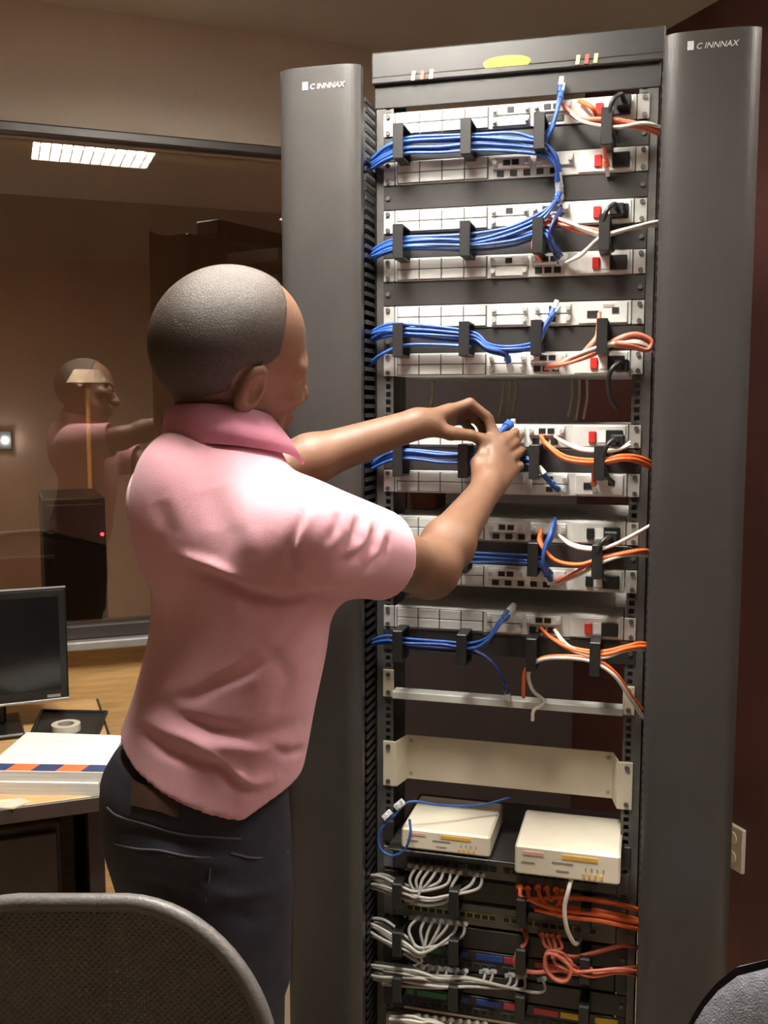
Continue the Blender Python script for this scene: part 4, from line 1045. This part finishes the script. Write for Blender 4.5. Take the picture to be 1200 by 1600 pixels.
# polo shirt
SHIRT = [(.86, -.285, 1.392, .182, .138), (.93, -.280, 1.392, .176, .135), (.98, -.264, 1.392, .170, .128), (1.02, -.249, 1.392, .164, .124), (1.086, -.231, 1.393, .160, .116), (1.17, -.211, 1.396, .164, .111),
         (1.226, -.206, 1.398, .168, .110), (1.29, -.214, 1.400, .172, .112), (1.33, -.222, 1.402, .170, .109), (1.375, -.226, 1.404, .148, .096), (1.415, -.227, 1.405, .116, .085), (1.45, -.226, 1.405, .085, .072)]
SLR = SHR+(ELR-SHR)*.57; SLL = SHL+(ELL-SHL)*.8
def shirt_outer(P):
    d = loft(P, SHIRT, FR, RT, 2.15)
    d = smin(d, ell(P, SHL+V3(.02, -.02, -.02), [RT, FR, UP], (.075, .085, .075)), .05)
    d = smin(d, cap(P, SHR+V3(-.02, .03, .0), SLR+(ELR-SHR)*.3, .072, .058), .055)
    d = smin(d, cap(P, SHL, SLL+(ELL-SHL)*.25, .070, .062), .05)
    d = smin(d, cap(P, SHR, ELR, .062, .050), .02)
    d = smin(d, ell(P, A(262, 800, 1.34), [RT, FR, UP], (.06, .05, .10)), .05)          # shoulder blade
    return d
def shirt_sdf(P):
    o = shirt_outer(P); d = np.maximum(o, -(o+.0075))
    x = P[:, 0]
    hem = np.interp(x, [-.46, -.40, -.34, -.28, -.22, -.185, -.15, -.11, -.05], [1.05, 1.04, 1.016, .997, .978, .966, .984, 1.0, 1.005])
    d = np.maximum(d, hem-P[:, 2])
    e = (ELR-SHR)/np.linalg.norm(ELR-SHR); tilt = e+V3(.10, 0, .12); tilt /= np.linalg.norm(tilt)
    nearR = cap(P, SHR, ELR+e*.1, .10, .10) < 0
    d = np.where(nearR, np.maximum(d, (P-SLR)@tilt), d)
    eL = (ELL-SHL)/np.linalg.norm(ELL-SHL); nearL = (cap(P, SHL, ELL+eL*.1, .09, .09) < 0) & ((P-SHL)@eL > .05)
    d = np.where(nearL, np.maximum(d, (P-SLL)@eL), d)
    d = np.maximum(d, -(neck_sdf(P)-.006))
    return d
V, Q4 = surfnet(shirt_sdf, (-.50, 1.16, .85), (.12, 1.72, 1.50), .0036)
V = relax(V, Q4, 3, .5)
# folds of the cloth: ridges and valleys pressed along the normals on the side they show
def folds(V, Q4, L):
    N = normals(V, Q4); px, py = proj(V); vd = V-np.array([0, 0, CAM.z]); vd /= np.linalg.norm(vd, axis=1)[:, None]
    face = np.clip(-(N*vd).sum(1)*2.2, 0, 1); disp = np.zeros(len(V))
    for pts, w_, amp in L:
        best = np.full(len(V), 1e9); sg = np.zeros(len(V)); tt = np.zeros(len(V)); n = len(pts)-1
        for i in range(n):
            ax_, ay = pts[i]; bx, by = pts[i+1]; dx, dy = bx-ax_, by-ay; l2 = dx*dx+dy*dy
            t = np.clip(((px-ax_)*dx+(py-ay)*dy)/l2, 0, 1); ex, ey = px-ax_-t*dx, py-ay-t*dy
            dd = np.hypot(ex, ey); m = dd < best; best[m] = dd[m]; tt[m] = (i+t[m])/n
        disp += amp*np.exp(-(best/w_)**2)*np.sin(np.clip(tt, 0.02, .98)*math.pi)**.5
    return V+N*(disp*face)[:, None]
FOLDS = [([(300, 885), (345, 905), (390, 930), (440, 940), (515, 925)], 10, -.010), ([(285, 868), (330, 885), (370, 905)], 9, .008),
         ([(520, 930), (480, 970), (430, 1020), (370, 1060), (300, 1090), (240, 1095)], 13, -.006), ([(500, 960), (460, 1010), (400, 1060), (330, 1085)], 10, .004),
         ([(470, 800), (455, 850), (455, 890), (470, 925)], 8, -.007), ([(455, 780), (490, 770), (520, 772)], 7, -.006), ([(490, 795), (475, 830), (462, 870)], 8, .004),
         ([(230, 1090), (280, 1120), (330, 1140), (400, 1150), (470, 1130)], 12, -.007), ([(215, 1115), (270, 1145), (330, 1165), (400, 1172), (470, 1160)], 11, .006),
         ([(205, 1135), (260, 1175), (320, 1195), (380, 1200)], 10, -.006), ([(300, 1160), (350, 1190), (390, 1225), (430, 1215)], 9, .007), ([(330, 1190), (370, 1225), (395, 1235)], 8, -.008),
         ([(420, 1165), (450, 1178), (485, 1170)], 8, -.006), ([(240, 950), (260, 1010), (245, 1070)], 14, -.004), ([(410, 1000), (450, 1060), (430, 1120)], 12, -.003),
         ([(530, 800), (525, 825), (510, 850)], 7, -.004), ([(560, 805), (555, 835), (535, 862)], 7, -.005), ([(585, 822), (580, 850), (560, 872), (530, 880)], 7, -.006), ([(608, 838), (600, 868), (575, 892)], 7, -.006),
         ([(575, 815), (570, 845), (548, 868)], 6, .004), ([(598, 830), (592, 860), (566, 885)], 6, .004), ([(500, 915), (545, 905), (590, 885)], 12, .004),
         ([(250, 780), (262, 830), (250, 880)], 16, -.004), ([(330, 760), (350, 830), (330, 900)], 26, -.006), ([(400, 760), (385, 820), (395, 870)], 22, .004)]
V = folds(V, Q4, FOLDS); V = relax(V, Q4, 1, .4)
px, py = proj(V)
shirt = np_mesh('polo_shirt', V-PB, Q4, 'polo_pink', man)
# turned-down collar around the neck
nb = NB+V3(0, 0, .03); nt_ = hp(-.022, 0, -.03); na = (nt_-nb)/np.linalg.norm(nt_-nb)
cf = FR-na*(FR@na); cf /= np.linalg.norm(cf); cr_ = np.cross(na, cf)
if cr_@RT < 0: cr_ = -cr_
def collar_rows():
    rows = []; nth = 60
    for i in range(nth+1):
        th = math.radians(-158+316*i/nth); c_, s_ = -math.cos(th), math.sin(th)              # starts and ends at the throat
        fr_ = (1+math.cos(th))/2                                                       # 1 at the nape, 0 at the throat
        d_ = cf*c_+cr_*s_
        top = nb + na*(.030+.042*fr_) + d_*(.065+.010*(1-fr_))
        fold = nb + na*(.034+.044*fr_) + d_*(.070+.006*(1-fr_))
        bot = nb + na*(-.034+.060*fr_-.02*max(0, .25-fr_)) + d_*(.082+.024*(1-fr_))
        inner = nb + na*(-.02+.03*fr_) + d_*.064
        rows.append([inner, top, fold, fold*.5+bot*.5+d_*.003, bot, bot-d_*.004+na*.001, fold*.5+bot*.5-d_*.004])
    return rows
rows = collar_rows(); n = len(rows[0])
cb_ = MB().add([tuple(p-PB) for r in rows for p in r], [(i*n+j, i*n+j+1, (i+1)*n+j+1, (i+1)*n+j) for i in range(len(rows)-1) for j in range(n-1)], True)
co = cb_.build('collar', 'polo_collar', shirt)

# jeans
JE = [(.70, -.264, 1.392, .145, .105), (.78, -.266, 1.392, .150, .110), (.86, -.272, 1.392, .163, .125), (.92, -.276, 1.392, .163, .126), (.97, -.275, 1.392, .156, .124), (1.005, -.262, 1.392, .150, .113)]
HIPR, HIPL = V3(-.264, 1.392, .80)+RT*.074, V3(-.264, 1.392, .80)-RT*.074
KNR, KNL = V3(-.285, 1.385, .46)+RT*.09+FR*.03, V3(-.272, 1.385, .46)-RT*.09+FR*.05
ANR, ANL = V3(-.268, 1.385, .06)+RT*.10, V3(-.278, 1.385, .06)-RT*.10+FR*.06
def jeans_sdf(P):
    d = loft(P, JE, FR, RT, 2.2)
    for h, k, a in ((HIPR, KNR, ANR), (HIPL, KNL, ANL)):
        d = smin(d, smin(cap(P, h, k, .085, .066), cap(P, k, a, .066, .058), .02), .03)
    return np.maximum(d, .025-P[:, 2])
V, Q4 = surfnet(jeans_sdf, (-.50, 1.18, .01), (-.02, 1.62, 1.03), .006)
V = relax(V, Q4, 3, .5)
V = folds(V, Q4, [([(175, 1290), (240, 1300), (330, 1330), (400, 1330)], 9, -.006), ([(200, 1330), (280, 1340), (360, 1352)], 8, .006), ([(190, 1370), (260, 1390), (330, 1430)], 12, -.006), ([(300, 1380), (360, 1400), (440, 1390)], 11, .007),
                  ([(290, 1340), (300, 1420), (290, 1500)], 14, -.008), ([(350, 1420), (400, 1440), (450, 1425)], 10, -.006)])
V = relax(V, Q4, 1, .4)
jn = np_mesh('jeans', V-PB, Q4, 'jeans', man)
JV, JN = V, normals(V, Q4); jpx, jpy = proj(JV); jface = (JN*(JV-np.array([0, 0, CAM.z]))).sum(1) < 0
def on_jeans(px, py, lift=.003):
    m = np.where(jface, (jpx-px)**2+(jpy-py)**2, 1e12); i = np.argsort(m)[:6]
    return JV[i].mean(0)+JN[i].mean(0)*lift
def seam(name, pts, r=.0016, m='stitch'):
    P = [on_jeans(*p, .001) for p in pts]; MB().tube([Vector((p-PB).tolist()) for p in spline([Vector(p.tolist()) for p in P], 6)] if False else [Vector(p[:])-Vector(PB.tolist()) for p in spline([Vector(p.tolist()) for p in P], 5)], r, 5).build(name, m, jn)
seam('pocket_seam', [(182, 1318), (215, 1326), (250, 1332), (290, 1338), (328, 1342)]); seam('pocket_seam', [(328, 1342), (326, 1375), (322, 1410)])
seam('yoke_seam', [(168, 1262), (185, 1275), (230, 1288), (280, 1300), (330, 1308), (375, 1312)]); seam('pocket_seam', [(360, 1335), (400, 1340), (450, 1330)])
gr = [[on_jeans(x, y0+(y1-y0)*k/4+(x-208)*.25, .0035) for k in range(5)] for x, y0, y1 in [(208+12*i, 1222, 1258) for i in range(7)]]
MB().add([tuple(p-PB) for r in gr for p in r], [(i*5+j, i*5+j+1, (i+1)*5+j+1, (i+1)*5+j) for i in range(6) for j in range(4)], True).build('leather_patch', 'leather', jn)
for s, an in (('r', ANR), ('l', ANL)):
    def shoe_sdf(P):
        toe = an+FR*.15; he = an-FR*.05
        d = cap(P, V3(he[0], he[1], .042), V3(toe[0], toe[1], .034), .038, .034)
        d = smin(d, cap(P, V3(an[0], an[1], .05), an+V3(0, 0, .03), .042, .045), .03)
        return np.maximum(d, .001-P[:, 2])
    V, Q4 = surfnet(shoe_sdf, an-V3(.22, .22, .09), an+V3(.24, .24, .12), .007)
    np_mesh('shoe', relax(V, Q4, 2)-PB, Q4, 'shoe', man)
# the blue cord held between his fingers
g0, g1 = atD(786, 676, 1.808), atD(795, 658, 1.822)
w0 = M_CAM @ g0
cpts = [M_CAM @ atD(*q) for q in ((830, 722, 1.87), (812, 712, 1.865), (786, 697, 1.83), (775, 686, 1.806), (783, 673, 1.812), (797, 662, 1.84))]
hc = cord('blue patch cord held between the fingertips of the technician', 'blue patch cords in the rack', cpts, 'blue_cable', .0055, True)
